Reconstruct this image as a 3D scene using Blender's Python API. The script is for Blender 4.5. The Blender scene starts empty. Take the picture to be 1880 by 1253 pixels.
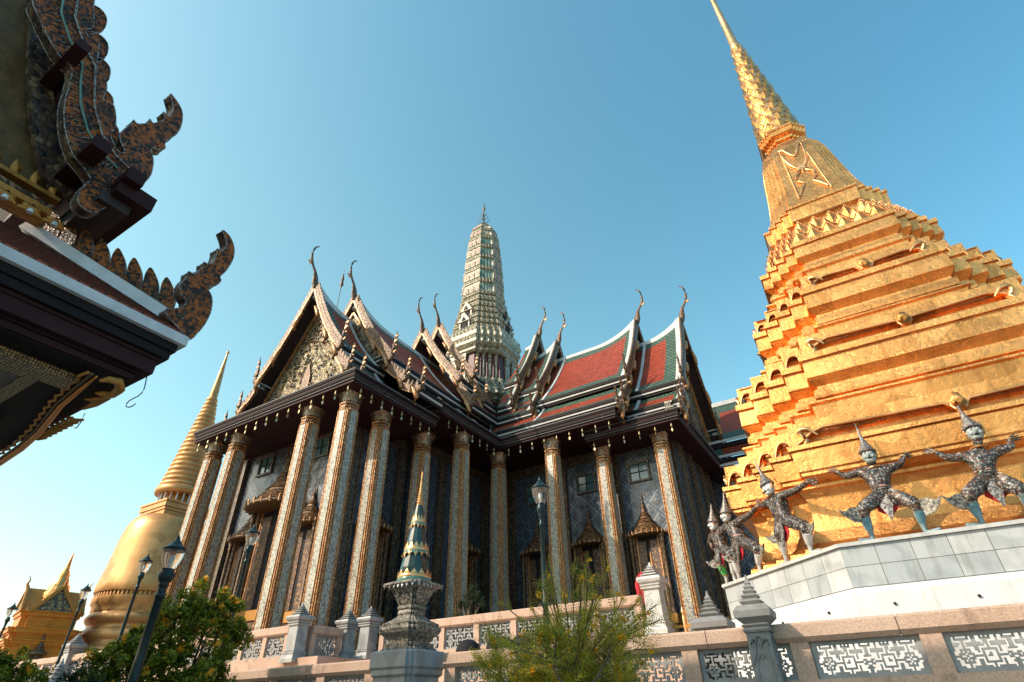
import bpy, bmesh, math, random
from mathutils import Vector, Matrix
sc = bpy.context.scene
R = math.radians
# ------------------------------------------------------------------ camera
cam_d = bpy.data.cameras.new("camera"); cam = bpy.data.objects.new("camera", cam_d)
sc.collection.objects.link(cam); sc.camera = cam
cam_d.sensor_width = 36; cam_d.lens = 19.14; cam_d.clip_start = 0.05; cam_d.clip_end = 5000
def _axes():
    P, RO, AA = R(34.53), R(-1.33), R(-31.3)
    c, s = math.cos(P), math.sin(P)
    r = Vector((1, 0, 0)); f = Vector((0, c, s)); u = Vector((0, -s, c))
    rr = math.cos(RO)*r + math.sin(RO)*u; uu = -math.sin(RO)*r + math.cos(RO)*u
    Z = Matrix.Rotation(-AA, 3, 'Z')
    return Z @ rr, Z @ uu, Z @ f
_r, _u, _f = _axes()
cam.matrix_world = Matrix(((_r.x, _u.x, -_f.x, 0), (_r.y, _u.y, -_f.y, 0), (_r.z, _u.z, -_f.z, 0), (0, 0, 0, 1)))
# ------------------------------------------------------------------ light
SUN = Vector((-0.62, -0.785, 0)).normalized()
EL = R(35)
sdir = Vector((SUN.x*math.cos(EL), SUN.y*math.cos(EL), math.sin(EL)))
sl = bpy.data.lights.new("sun", 'SUN'); sl.energy = 3.0; sl.angle = R(0.5); sl.color = (1.0, 0.86, 0.69)
so = bpy.data.objects.new("sun", sl); sc.collection.objects.link(so)
so.rotation_euler = sdir.to_track_quat('Z', 'Y').to_euler()
w = bpy.data.worlds.new("World"); sc.world = w; w.use_nodes = True
nt = w.node_tree; nt.nodes.clear()
sky = nt.nodes.new('ShaderNodeTexSky'); sky.sky_type = 'NISHITA'; sky.sun_disc = False
sky.sun_elevation = EL; sky.sun_rotation = math.atan2(SUN.x, SUN.y)
sky.air_density = 1.3; sky.dust_density = 1.6; sky.ozone_density = 1.5
hs = nt.nodes.new('ShaderNodeHueSaturation'); hs.inputs['Hue'].default_value = 0.475; hs.inputs['Saturation'].default_value = 1.13; hs.inputs['Value'].default_value = 1.06
bg = nt.nodes.new('ShaderNodeBackground'); bg.inputs['Strength'].default_value = 0.15
wo = nt.nodes.new('ShaderNodeOutputWorld')
nt.links.new(sky.outputs[0], hs.inputs['Color'])
# the sky is milkier and greener towards the hazy left, deeper blue to the right (directions, not pixels)
tc = nt.nodes.new('ShaderNodeTexCoord'); dt = nt.nodes.new('ShaderNodeVectorMath'); dt.operation = 'DOT_PRODUCT'; dt.inputs[1].default_value = (-0.87, -0.05, -0.35)
nt.links.new(tc.outputs['Generated'], dt.inputs[0])
cr_ = nt.nodes.new('ShaderNodeValToRGB'); cr_.color_ramp.elements[0].position = 0.0; cr_.color_ramp.elements[0].color = (0.54, 0.86, 0.97, 1); cr_.color_ramp.elements[1].position = 0.9; cr_.color_ramp.elements[1].color = (1.05, 1.06, 0.90, 1)
mr = nt.nodes.new('ShaderNodeMapRange'); mr.inputs['From Min'].default_value = -0.85; mr.inputs['From Max'].default_value = 0.45
nt.links.new(dt.outputs['Value'], mr.inputs['Value']); nt.links.new(mr.outputs[0], cr_.inputs[0])
ml = nt.nodes.new('ShaderNodeMixRGB'); ml.blend_type = 'MULTIPLY'; ml.inputs[0].default_value = 1.0
nt.links.new(hs.outputs[0], ml.inputs[1]); nt.links.new(cr_.outputs[0], ml.inputs[2]); nt.links.new(ml.outputs[0], bg.inputs['Color'])
nt.links.new(bg.outputs[0], wo.inputs['Surface'])
sc.view_settings.view_transform = 'Standard'; sc.view_settings.look = 'None'
sc.view_settings.exposure = 0.75; sc.view_settings.gamma = 1.0
sc.cycles.max_bounces = 9; sc.cycles.glossy_bounces = 7; sc.cycles.diffuse_bounces = 4; sc.cycles.use_denoising = True
# ------------------------------------------------------------------ materials
MATS = {}
class NT:
    def __init__(s, name, rough=0.6, metal=0.0, spec=0.4):
        s.m = bpy.data.materials.new(name); s.m.use_nodes = True; s.t = s.m.node_tree
        s.b = s.t.nodes['Principled BSDF']
        s.b.inputs['Roughness'].default_value = rough; s.b.inputs['Metallic'].default_value = metal
        s.b.inputs['Specular IOR Level'].default_value = spec
        MATS[name] = s.m
    def n(s, typ, **k):
        x = s.t.nodes.new(typ)
        for a, v in k.items():
            if a in x.inputs: x.inputs[a].default_value = v
            else: setattr(x, a, v)
        return x
    def l(s, a, b): s.t.links.new(a, b)
    def co(s, kind='Object', scale=(1, 1, 1), rot=(0, 0, 0)):
        tc = s.n('ShaderNodeTexCoord'); mp = s.n('ShaderNodeMapping')
        mp.inputs['Scale'].default_value = scale; mp.inputs['Rotation'].default_value = rot
        s.l(tc.outputs[kind], mp.inputs[0]); return mp.outputs[0]
    def noise(s, co, scale, detail=4, rough=0.6):
        x = s.n('ShaderNodeTexNoise'); x.inputs['Scale'].default_value = scale; x.inputs['Detail'].default_value = detail
        x.inputs['Roughness'].default_value = rough; s.l(co, x.inputs['Vector']); return x.outputs['Fac']
    def vor(s, co, scale, feature='F1', out='Distance', rnd=1.0):
        x = s.n('ShaderNodeTexVoronoi'); x.feature = feature; x.inputs['Scale'].default_value = scale
        x.inputs['Randomness'].default_value = rnd; s.l(co, x.inputs['Vector']); return x.outputs[out]
    def ramp(s, fac, stops, interp='LINEAR'):
        x = s.n('ShaderNodeValToRGB'); x.color_ramp.interpolation = interp
        e = x.color_ramp.elements
        e[0].position, e[0].color = stops[0][0], (*stops[0][1], 1)
        e[1].position, e[1].color = stops[-1][0], (*stops[-1][1], 1)
        for p, c in stops[1:-1]:
            q = e.new(p); q.color = (*c, 1)
        s.l(fac, x.inputs[0]); return x.outputs[0]
    def mix(s, fac, a, b, typ='MIX'):
        x = s.n('ShaderNodeMixRGB'); x.blend_type = typ
        for i, v in ((0, fac), (1, a), (2, b)):
            if hasattr(v, 'links') or hasattr(v, 'is_linked'): s.l(v, x.inputs[i])
            else: x.inputs[i].default_value = v if i == 0 else (*v, 1)
        return x.outputs[0]
    def math(s, op, a, b=0.0):
        x = s.n('ShaderNodeMath'); x.operation = op
        for i, v in ((0, a), (1, b)):
            if hasattr(v, 'is_linked'): s.l(v, x.inputs[i])
            else: x.inputs[i].default_value = v
        return x.outputs[0]
    def xyz(s, co):
        x = s.n('ShaderNodeSeparateXYZ'); s.l(co, x.inputs[0]); return x.outputs
    def bump(s, h, dist=0.02, strength=0.6, prev=None):
        x = s.n('ShaderNodeBump'); x.inputs['Distance'].default_value = dist; x.inputs['Strength'].default_value = strength
        s.l(h, x.inputs['Height'])
        if prev is not None: s.l(prev, x.inputs['Normal'])
        s.l(x.outputs[0], s.b.inputs['Normal']); return x.outputs[0]
    def col(s, v):
        if hasattr(v, 'is_linked'): s.l(v, s.b.inputs['Base Color'])
        else: s.b.inputs['Base Color'].default_value = (*v, 1)
    def rgh(s, v): s.l(v, s.b.inputs['Roughness'])

def simple(name, c, rough=0.6, metal=0.0, var=0.25, scale=3.0, bump=0.0, spec=0.4):
    if name.startswith('lacquer'): rough, spec = 0.65, 0.18
    t = NT(name, rough, metal, spec); co = t.co()
    n = t.noise(co, scale, 6, 0.65)
    lo = tuple(x*(1-var) for x in c); hi = tuple(min(1, x*(1+var)) for x in c)
    t.col(t.ramp(n, [(0.3, lo), (0.7, hi)]))
    if bump: t.bump(t.noise(co, scale*8, 5), bump, 0.8)
    return t.m

def gold(name, c, rough, wr=1.0, sheet=0.9, dirt=0.5, big=1.6, metal=0.92):
    t = NT(name, rough, metal); co = t.co()
    n1 = t.noise(co, big, 4, 0.6); n2 = t.noise(co, 9, 5, 0.7); fine = t.noise(co, 40, 4, 0.7)
    base = t.ramp(n1, [(0.3, tuple(x*0.82 for x in c)), (0.7, c)])
    d = t.ramp(n2, [(0.26, (0.45, 0.26, 0.12)), (0.36, (1, 1, 1))])
    base = t.mix(dirt, base, d, 'MULTIPLY')
    # overlapping leaf sheets: each patch a little different, with faint seams
    pv = t.vor(t.co('Object', (1.2, 1.2, 1.9)), 1.0, 'F1', 'Color', 0.6); ps = t.n('ShaderNodeSeparateColor'); t.l(pv, ps.inputs[0])
    base = t.mix(0.8, base, t.ramp(ps.outputs[0], [(0.0, (0.72, 0.66, 0.60)), (0.5, (1, 0.97, 0.92)), (1.0, (1.12, 1.1, 1.08))]), 'MULTIPLY')
    sv = t.vor(t.co('Object', (1.2, 1.2, 1.9)), 1.0, 'DISTANCE_TO_EDGE', 'Distance', 0.6)
    streak = t.noise(t.co('Object', (6, 6, 0.7)), 1.0, 5, 0.65)
    base = t.mix(dirt, base, t.ramp(streak, [(0.34, (0.62, 0.48, 0.36)), (0.5, (1, 1, 1))]), 'MULTIPLY')
    t.col(base)
    # gold leaf squares: random sheets with slightly different polish
    t.rgh(t.math('ADD', t.math('MULTIPLY', n2, 0.28), rough-0.14))
    crk = t.noise(t.co('Object', (1, 1, 2.2)), 16, 6, 0.75)
    h = t.math('ADD', t.math('MULTIPLY', n2, 0.7*wr), t.math('ADD', t.math('MULTIPLY', crk, 0.55*wr), t.math('ADD', t.math('MULTIPLY', n1, 0.5), t.math('MULTIPLY', t.math('LESS_THAN', sv, 0.012), -0.12))))
    t.bump(h, 0.05*sheet, 0.8)
    return t.m
gold('gold_leaf', (0.82, 0.385, 0.125), 0.29, 0.7, 0.6, 0.5)
gold('gold_smooth', (0.90, 0.52, 0.24), 0.38, 0.35, 0.35, 0.3)
gold('gold_dark', (0.50, 0.26, 0.07), 0.5, 1.2, 0.8, 0.7)
gold('gold_bell', (0.60, 0.31, 0.115), 0.42, 0.2, 0.25, 0.25, 0.25, 0.5)
simple('ceiling_brown', (0.13, 0.11, 0.085), 0.6, 0, 0.3, 3)
simple('gilt_brown', (0.13, 0.075, 0.025), 0.5, 0.2, 0.5, 5, 0.008)

def mosaic(name, c1, c2, c3, scale, rough=0.3, bump=0.01, metal=0.0, th=(0.25, 0.45, 0.75)):
    t = NT(name, rough, metal, 0.2 if name == 'naga_mosaic' else 0.6); co = t.co()
    v = t.vor(co, scale, 'F1', 'Color', 0.85)
    g = t.n('ShaderNodeSeparateColor'); t.l(v, g.inputs[0])
    base = t.ramp(g.outputs[0], [(0.0, c1), (th[0], c1), (th[1], c2), (th[2], c2), (1.0, c3)])
    e = t.vor(co, scale, 'DISTANCE_TO_EDGE', 'Distance', 0.85)
    m = t.ramp(e, [(0.0, (0.25, 0.22, 0.2)), (0.09, (1, 1, 1))])
    t.col(t.mix(0.8, base, m, 'MULTIPLY')); t.bump(e, bump, 0.8)
    return t.m
mosaic('mosaic_blue_white', (0.20, 0.18, 0.15), (0.40, 0.37, 0.30), (0.60, 0.55, 0.43), 15, 0.3)
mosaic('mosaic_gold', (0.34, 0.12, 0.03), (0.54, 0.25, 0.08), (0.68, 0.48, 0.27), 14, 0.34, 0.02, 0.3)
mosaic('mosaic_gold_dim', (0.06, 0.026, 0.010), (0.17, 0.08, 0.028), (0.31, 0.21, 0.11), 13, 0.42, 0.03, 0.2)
mosaic('mosaic_brown', (0.02, 0.015, 0.014), (0.085, 0.05, 0.03), (0.26, 0.19, 0.10), 12, 0.45, 0.02)
mosaic('mosaic_silver', (0.08, 0.07, 0.065), (0.34, 0.32, 0.29), (0.22, 0.10, 0.05), 42, 0.35, 0.006, 0.3)
t = NT('naga_mosaic', 0.45, 0.0, 0.3); co = t.co()
v1 = t.vor(co, 26, 'F1', 'Color', 0.9); g = t.n('ShaderNodeSeparateColor'); t.l(v1, g.inputs[0]); e1_ = t.vor(co, 26, 'DISTANCE_TO_EDGE', 'Distance', 0.9)
v2 = t.vor(co, 95, 'F1', 'Color', 0.8); g2 = t.n('ShaderNodeSeparateColor'); t.l(v2, g2.inputs[0])
pt = t.noise(co, 4.5, 4, 0.65)
b_ = t.ramp(t.math('ADD', t.math('MULTIPLY', g.outputs[0], 0.35), t.math('MULTIPLY', pt, 0.8)), [(0.40, (0.010, 0.007, 0.005)), (0.54, (0.07, 0.022, 0.006)), (0.64, (0.30, 0.075, 0.008)), (0.82, (0.42, 0.12, 0.012))])
b_ = t.mix(0.85, b_, t.ramp(g2.outputs[0], [(0.0, (0.25, 0.25, 0.25)), (0.6, (1, 1, 1)), (1.0, (1.5, 1.4, 1.3))]), 'MULTIPLY')
b_ = t.mix(t.ramp(e1_, [(0.015, (0.5, 0.5, 0.5)), (0.035, (0, 0, 0))]), b_, (0.15, 0.11, 0.06)); t.col(b_); t.bump(t.math('ADD', g2.outputs[0], t.math('MULTIPLY', e1_, 3)), 0.008, 0.8)
mosaic('mosaic_tower', (0.22, 0.195, 0.13), (0.42, 0.37, 0.255), (0.58, 0.51, 0.36), 6, 0.45, 0.03)
mosaic('pediment_mosaic', (0.045, 0.05, 0.045), (0.28, 0.20, 0.09), (0.48, 0.40, 0.24), 8, 0.4, 0.08, 0.3)
mosaic('filigree', (0.05, 0.05, 0.05), (0.24, 0.21, 0.16), (0.46, 0.42, 0.34), 28, 0.5, 0.01)
mosaic('scarlet_gold', (0.05, 0.018, 0.01), (0.12, 0.045, 0.015), (0.42, 0.20, 0.05), 9, 0.45, 0.03)

# diamond wall tiles
def diamond(name, a, b, field, line, core, rough=0.3):
    t = NT(name, rough, 0.0, 0.6); co = t.co(); o = t.xyz(co)
    h = t.math('ADD', o[0], o[1])
    def tri(x, p):
        f = t.math('FRACT', t.math('DIVIDE', x, p)); return t.math('MULTIPLY', t.math('ABSOLUTE', t.math('SUBTRACT', f, 0.5)), 2)
    s = t.math('ADD', tri(h, a), tri(o[2], b))            # 0..2, diamonds about both 0 and 2
    m = t.math('ABSOLUTE', t.math('SUBTRACT', s, 1.0))    # 0 on the lattice, 1 at centres
    n = t.noise(co, 7, 3)
    base = t.ramp(t.math('ADD', m, t.math('MULTIPLY', t.math('SUBTRACT', n, 0.5), 0.12)),
                  [(0.0, field), (0.14, field), (0.17, line), (0.28, line), (0.31, field), (0.62, field), (0.66, core), (0.76, core), (0.8, field)], 'LINEAR')
    sm = t.vor(co, 16, 'F1', 'Color'); g = t.n('ShaderNodeSeparateColor'); t.l(sm, g.inputs[0])
    t.col(t.mix(0.55, base, t.ramp(g.outputs[0], [(0.1, (0.35, 0.35, 0.38)), (0.8, (1.25, 1.2, 1.15))]), 'MULTIPLY'))
    t.bump(t.math('ADD', m, t.math('MULTIPLY', n, 0.3)), 0.05, 0.5); return t.m
diamond('diamond_tile', 1.15, 1.25, (0.035, 0.048, 0.072), (0.15, 0.18, 0.22), (0.10, 0.085, 0.085))

def tiles(name, c, c2, s=0.40):
    t = NT(name, 0.55, 0.0, 0.3); co = t.co('UV')
    b = t.n('ShaderNodeTexBrick'); b.offset = 0.5
    b.inputs['Scale'].default_value = 1.0; b.inputs['Brick Width'].default_value = s; b.inputs['Row Height'].default_value = s*0.8
    b.inputs['Mortar Size'].default_value = s*0.12; b.inputs['Mortar Smooth'].default_value = 0.5
    b.inputs['Color1'].default_value = (*c, 1); b.inputs['Color2'].default_value = (*c2, 1)
    b.inputs['Mortar'].default_value = (*[x*0.28 for x in c], 1)
    t.l(co, b.inputs['Vector'])
    n = t.noise(t.co(), 0.8, 4); t.col(t.mix(0.5, b.outputs['Color'], t.ramp(n, [(0.3, (0.6, 0.6, 0.6)), (0.7, (1.1, 1.1, 1.1))]), 'MULTIPLY'))
    o = t.xyz(co); saw = t.math('FRACT', t.math('DIVIDE', o[1], s*0.8))
    t.bump(t.math('SUBTRACT', saw, b.outputs['Fac']), 0.04, 0.8); return t.m
tiles('roof_red', (0.46, 0.070, 0.026), (0.32, 0.045, 0.018), 0.28)
tiles('roof_green', (0.06, 0.115, 0.08), (0.10, 0.165, 0.12), 0.28)
tiles('roof_brown', (0.30, 0.07, 0.035), (0.17, 0.045, 0.03), 0.13)

simple('roof_trim', (0.50, 0.49, 0.47), 0.55, 0, 0.18, 1.5)
simple('fascia_white', (0.50, 0.50, 0.51), 0.5, 0, 0.22, 2.5)
simple('lacquer_dark', (0.013, 0.008, 0.008), 0.4, 0, 0.3, 2)
simple('lacquer_purple', (0.028, 0.009, 0.010), 0.42, 0, 0.3, 2)
simple('lacquer_line', (0.12, 0.11, 0.11), 0.45, 0, 0.3, 4)
simple('soffit_dark', (0.022, 0.010, 0.008), 0.7, 0, 0.5, 3)
simple('stone_grey', (0.215, 0.205, 0.195), 0.75, 0, 0.22, 5, 0.004)
simple('stone_dark', (0.135, 0.14, 0.145), 0.75, 0, 0.22, 5, 0.004)
simple('lattice_white', (0.28, 0.28, 0.275), 0.7, 0, 0.2, 6, 0.003)
simple('iron_green', (0.016, 0.032, 0.032), 0.35, 0.3, 0.3, 6)
simple('bark', (0.10, 0.075, 0.05), 0.9, 0, 0.4, 8, 0.01)
simple('wood_dark', (0.03, 0.02, 0.02), 0.6)
simple('void_dark', (0.008, 0.008, 0.01), 0.8)
simple('orange_paint', (0.60, 0.21, 0.022), 0.4, 0.3, 0.15, 2)
simple('ochre_gilt', (0.42, 0.19, 0.035), 0.5, 0.25, 0.3, 12, 0.004)
simple('demon_blue', (0.34, 0.38, 0.36), 0.4, 0, 0.3, 9)
simple('demon_white', (0.62, 0.62, 0.60), 0.45, 0, 0.2, 9)
simple('green_glaze', (0.018, 0.045, 0.035), 0.22, 0, 0.4, 5, 0, 0.7)
simple('teal_glaze', (0.10, 0.22, 0.18), 0.3, 0, 0.4, 12)
simple('red_cloth', (0.42, 0.02, 0.03), 0.8, 0, 0.3, 10)
simple('maroon_panel', (0.085, 0.014, 0.018), 0.5, 0, 0.3, 10)
simple('pink_plaster', (0.52, 0.27, 0.20), 0.6)
simple('glass_window', (0.06, 0.12, 0.13), 0.12, 0, 0.2, 1, 0, 0.8)
simple('bell_brass', (0.48, 0.38, 0.20), 0.35, 0.6)
simple('skin', (0.45, 0.28, 0.19), 0.6)

def stone(name, c, c2, speck=40):
    t = NT(name, 0.72); co = t.co()
    a = t.noise(co, 0.9, 5, 0.6); b = t.noise(co, speck, 3, 0.7); st = t.noise(t.co('Object', (2.5, 2.5, 0.5)), 1.5, 5)
    base = t.ramp(a, [(0.3, c2), (0.65, c)])
    base = t.mix(0.6, base, t.ramp(b, [(0.35, (0.55, 0.5, 0.48)), (0.6, (1.08, 1.05, 1.02))]), 'MULTIPLY')
    base = t.mix(0.5, base, t.ramp(st, [(0.32, (0.35, 0.30, 0.26)), (0.45, (1, 1, 1))]), 'MULTIPLY')
    t.col(base); t.bump(b, 0.006, 0.7); return t.m
stone('sandstone', (0.56, 0.40, 0.31), (0.46, 0.30, 0.215))
stone('concrete', (0.32, 0.31, 0.29), (0.24, 0.23, 0.21))
def marble(name, c, vein, brick=None):
    t = NT(name, 0.35, 0, 0.5); co = t.co()
    w_ = t.n('ShaderNodeTexWave'); w_.inputs['Scale'].default_value = 0.5; w_.inputs['Distortion'].default_value = 14; w_.inputs['Detail'].default_value = 5
    w_.inputs['Detail Scale'].default_value = 1.6; w_.bands_direction = 'DIAGONAL'
    t.l(co, w_.inputs['Vector']); n = t.noise(co, 1.3, 6, 0.7)
    base = t.mix(t.math('MULTIPLY', n, 0.9), c, t.ramp(w_.outputs[0], [(0.0, vein), (0.6, c)]))
    if brick:
        b = t.n('ShaderNodeTexBrick'); b.offset = 0.0; b.inputs['Scale'].default_value = 1
        b.inputs['Brick Width'].default_value = brick[0]; b.inputs['Row Height'].default_value = brick[1]
        b.inputs['Mortar Size'].default_value = 0.006; b.inputs['Bias'].default_value = 0.0
        b.inputs['Color1'].default_value = (0.62, 0.66, 0.68, 1); b.inputs['Color2'].default_value = (1.12, 1.08, 1.04, 1); b.inputs['Mortar'].default_value = (0.22, 0.18, 0.15, 1)
        t.l(t.co('UV'), b.inputs['Vector']); base = t.mix(1.0, base, b.outputs['Color'], 'MULTIPLY')
    st = t.noise(t.co('Object', (5, 5, 0.8)), 1.3, 6, 0.7); base = t.mix(0.45, base, t.ramp(st, [(0.33, (0.55, 0.50, 0.44)), (0.48, (1, 1, 1))]), 'MULTIPLY')
    t.col(base); return t.m
marble('marble_tile', (0.56, 0.56, 0.56), (0.32, 0.34, 0.35), (0.52, 0.325))
marble('marble_grey', (0.34, 0.34, 0.335), (0.14, 0.14, 0.14))
marble('marble_white', (0.50, 0.49, 0.47), (0.38, 0.37, 0.36))
t = NT('white_paint', 0.55); co = t.co(); n_ = t.noise(t.co('Object', (3.5, 3.5, 0.5)), 1.4, 6, 0.7); n2_ = t.noise(co, 2.2, 5, 0.6)
t.col(t.mix(0.55, t.ramp(n2_, [(0.3, (0.56, 0.56, 0.55)), (0.7, (0.66, 0.66, 0.66))]), t.ramp(n_, [(0.30, (0.55, 0.52, 0.47)), (0.47, (1, 1, 1))]), 'MULTIPLY'))
def leaf(name, c1, c2, c3):
    t = NT(name, 0.55, 0, 0.4); g = t.n('ShaderNodeNewGeometry')
    t.col(t.ramp(g.outputs['Random Per Island'], [(0.0, c1), (0.5, c2), (1.0, c3)]))
    tr = t.n('ShaderNodeBsdfTranslucent'); t.l(t.b.inputs['Base Color'].links[0].from_socket, tr.inputs['Color'])
    mx = t.n('ShaderNodeMixShader'); mx.inputs[0].default_value = 0.42
    t.l(t.b.outputs[0], mx.inputs[1]); t.l(tr.outputs[0], mx.inputs[2])
    t.l(mx.outputs[0], t.t.nodes['Material Output'].inputs[0]); return t.m
leaf('leaf_bush', (0.05, 0.085, 0.008), (0.17, 0.22, 0.016), (0.48, 0.46, 0.035))
leaf('leaf_feather', (0.20, 0.20, 0.02), (0.36, 0.33, 0.03), (0.52, 0.42, 0.04))
leaf('leaf_dark', (0.015, 0.03, 0.012), (0.03, 0.055, 0.02), (0.06, 0.09, 0.035))
leaf('petal_yellow', (0.75, 0.40, 0.02), (0.85, 0.50, 0.03), (0.85, 0.30, 0.01))
gl = NT('lamp_glass', 0.08, 0, 0.5); gl.col((0.95, 0.90, 0.85)); gl.b.inputs['Transmission Weight'].default_value = 0.85; gl.b.inputs['IOR'].default_value = 1.08; gl.b.inputs['Alpha'].default_value = 0.55
# ceiling of the pavilion: dark lacquer with stencilled gilt border
t = NT('stencil_ceiling', 0.5); co = t.co(); o = t.xyz(co)
v = t.vor(co, 34, 'F1', 'Distance', 0.3)
t.col(t.ramp(v, [(0.0, (0.52, 0.36, 0.15)), (0.3, (0.52, 0.36, 0.15)), (0.42, (0.07, 0.05, 0.03)), (1.0, (0.07, 0.05, 0.03))]))
# ------------------------------------------------------------------ geometry helpers
COL = sc.collection
class MB:
    def __init__(s): s.v = []; s.f = []; s.m = []; s.uv = []; s.mats = []; s.sm = []
    def mi(s, name):
        if name not in s.mats: s.mats.append(name)
        return s.mats.index(name)
    def face(s, pts, mat, uv=None, smooth=False):
        i = len(s.v); s.v += [tuple(p) for p in pts]; s.f.append(tuple(range(i, i+len(pts))))
        s.m.append(s.mi(mat)); s.uv.append(uv); s.sm.append(smooth)
    def grid(s, rows, mat, closed=False, smooth=True, uv=None, matf=None):
        """rows: list of rings with the same number of points, shared vertices"""
        i0 = len(s.v); n = len(rows[0])
        for r in rows: s.v += [tuple(p) for p in r]
        for a in range(len(rows)-1):
            for b in range(n if closed else n-1):
                c = (b+1) % n
                s.f.append((i0+a*n+b, i0+a*n+c, i0+(a+1)*n+c, i0+(a+1)*n+b))
                s.m.append(s.mi(matf(a, b) if matf else mat)); s.uv.append(uv(a, b) if uv else None); s.sm.append(smooth)
    def cap(s, ring, mat, smooth=False): s.face(ring, mat, None, smooth)
    def box(s, c, d, mat, rz=0.0, taper=1.0):
        x, y, z = d[0]/2, d[1]/2, d[2]/2; cs, sn = math.cos(rz), math.sin(rz)
        def P(a, b, k, t): a *= t; b *= t; return (c[0]+a*cs-b*sn, c[1]+a*sn+b*cs, c[2]+k)
        q = [P(-x, -y, -z, 1), P(x, -y, -z, 1), P(x, y, -z, 1), P(-x, y, -z, 1), P(-x, -y, z, taper), P(x, -y, z, taper), P(x, y, z, taper), P(-x, y, z, taper)]
        for f in ((0, 3, 2, 1), (4, 5, 6, 7), (0, 1, 5, 4), (1, 2, 6, 5), (2, 3, 7, 6), (3, 0, 4, 7)): s.face([q[k] for k in f], mat)
    def hexa(s, q, mat):
        for f in ((0, 3, 2, 1), (4, 5, 6, 7), (0, 1, 5, 4), (1, 2, 6, 5), (2, 3, 7, 6), (3, 0, 4, 7)): s.face([q[k] for k in f], mat)
    def bar(s, a, b, w_, h, mat, up=(0, 0, 1), w2=None, h2=None):
        a, b = Vector(a), Vector(b); d = (b-a).normalized(); up = Vector(up)
        x = d.cross(up); x = x.normalized() if x.length > 1e-5 else Vector((1, 0, 0)); y = x.cross(d)
        w2 = w_ if w2 is None else w2; h2 = h if h2 is None else h2
        q = [a-x*w_/2-y*h/2, a+x*w_/2-y*h/2, a+x*w_/2+y*h/2, a-x*w_/2+y*h/2, b-x*w2/2-y*h2/2, b+x*w2/2-y*h2/2, b+x*w2/2+y*h2/2, b-x*w2/2+y*h2/2]
        for f in ((0, 3, 2, 1), (4, 5, 6, 7), (0, 1, 5, 4), (1, 2, 6, 5), (2, 3, 7, 6), (3, 0, 4, 7)): s.face([q[k] for k in f], mat)
    def prism(s, poly, z0, z1, mat, side=None, top=True, bot=True):
        n = len(poly)
        for i in range(n):
            a, b = poly[i], poly[(i+1) % n]
            L = math.hypot(b[0]-a[0], b[1]-a[1])
            s.face([(a[0], a[1], z0), (b[0], b[1], z0), (b[0], b[1], z1), (a[0], a[1], z1)], side or mat, [(0, z0), (L, z0), (L, z1), (0, z1)])
        if top: s.face([(p[0], p[1], z1) for p in poly], mat)
        if bot: s.face([(p[0], p[1], z0) for p in reversed(poly)], mat)
    def lathe(s, prof, mat, n=24, c=(0, 0), smooth=True, matf=None, ph=0.0, sq=1.0):
        rows = [[(c[0]+r*math.cos(ph+2*math.pi*k/n), c[1]+r*math.sin(ph+2*math.pi*k/n), z) for k in range(n)] for r, z in prof]
        s.grid(rows, mat, True, smooth, None, matf)
        if prof[0][0] > 1e-4: s.cap(list(reversed(rows[0])), mat)
        if prof[-1][0] > 1e-4: s.cap(rows[-1], mat)
    def loft(s, rings, mat, smooth=False, matf=None, caps=True):
        s.grid(rings, mat, True, smooth, None, matf)
        if caps: s.cap(list(reversed(rings[0])), mat); s.cap(rings[-1], mat)
    def tube(s, path, rad, mat, n=8, smooth=True, flat=1.0, up=(0, 0, 1)):
        path = [Vector(p) for p in path]; rings = []
        for i, p in enumerate(path):
            d = (path[min(i+1, len(path)-1)]-path[max(i-1, 0)]).normalized()
            x = d.cross(Vector(up)); x = x.normalized() if x.length > 1e-4 else Vector((1, 0, 0)); y = d.cross(x)
            r = rad[i] if isinstance(rad, (list, tuple)) else rad
            rings.append([p + x*math.cos(2*math.pi*k/n)*r*flat + y*math.sin(2*math.pi*k/n)*r for k in range(n)])
        s.grid(rings, mat, True, smooth); s.cap(list(reversed(rings[0])), mat); s.cap(rings[-1], mat)
    def plate(s, pts, nrm, th, mat, edge=None):
        """flat outline with real thickness; pts in order, nrm = thickness direction; fan-free via ngon"""
        nv = Vector(nrm).normalized()*th/2
        a = [Vector(p)+nv for p in pts]; b = [Vector(p)-nv for p in pts]
        s.face(a, mat); s.face(list(reversed(b)), mat)
        for i in range(len(pts)):
            j = (i+1) % len(pts); s.face([a[i], b[i], b[j], a[j]], edge or mat)
    def build(s, name, parent=None, loc=None, rz=0.0, tri=False):
        me = bpy.data.meshes.new(name); me.from_pydata(s.v, [], s.f)
        for m in s.mats: me.materials.append(MATS[m])
        me.polygons.foreach_set('material_index', s.m); me.polygons.foreach_set('use_smooth', s.sm)
        if any(u for u in s.uv):
            ul = me.uv_layers.new(name='UVMap')
            for p, u in zip(me.polygons, s.uv):
                if u:
                    for k, li in enumerate(p.loop_indices): ul.data[li].uv = u[k]
        me.update(); me.validate()
        o = bpy.data.objects.new(name, me); COL.objects.link(o)
        if parent: o.parent = parent
        if loc: o.location = loc
        o.rotation_euler = (0, 0, rz)
        return o
def tag(o, label=None, cat=None, group=None, kind=None):
    if label: o['label'] = label
    if cat: o['category'] = cat
    if group: o['group'] = group
    if kind: o['kind'] = kind
    return o
def thing(name, label, cat, loc=(0, 0, 0), rz=0.0, group=None):
    o = bpy.data.objects.new(name, None); COL.objects.link(o); o.location = loc; o.rotation_euler = (0, 0, rz); o.empty_display_size = 0.2
    return tag(o, label, cat, group)
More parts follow.
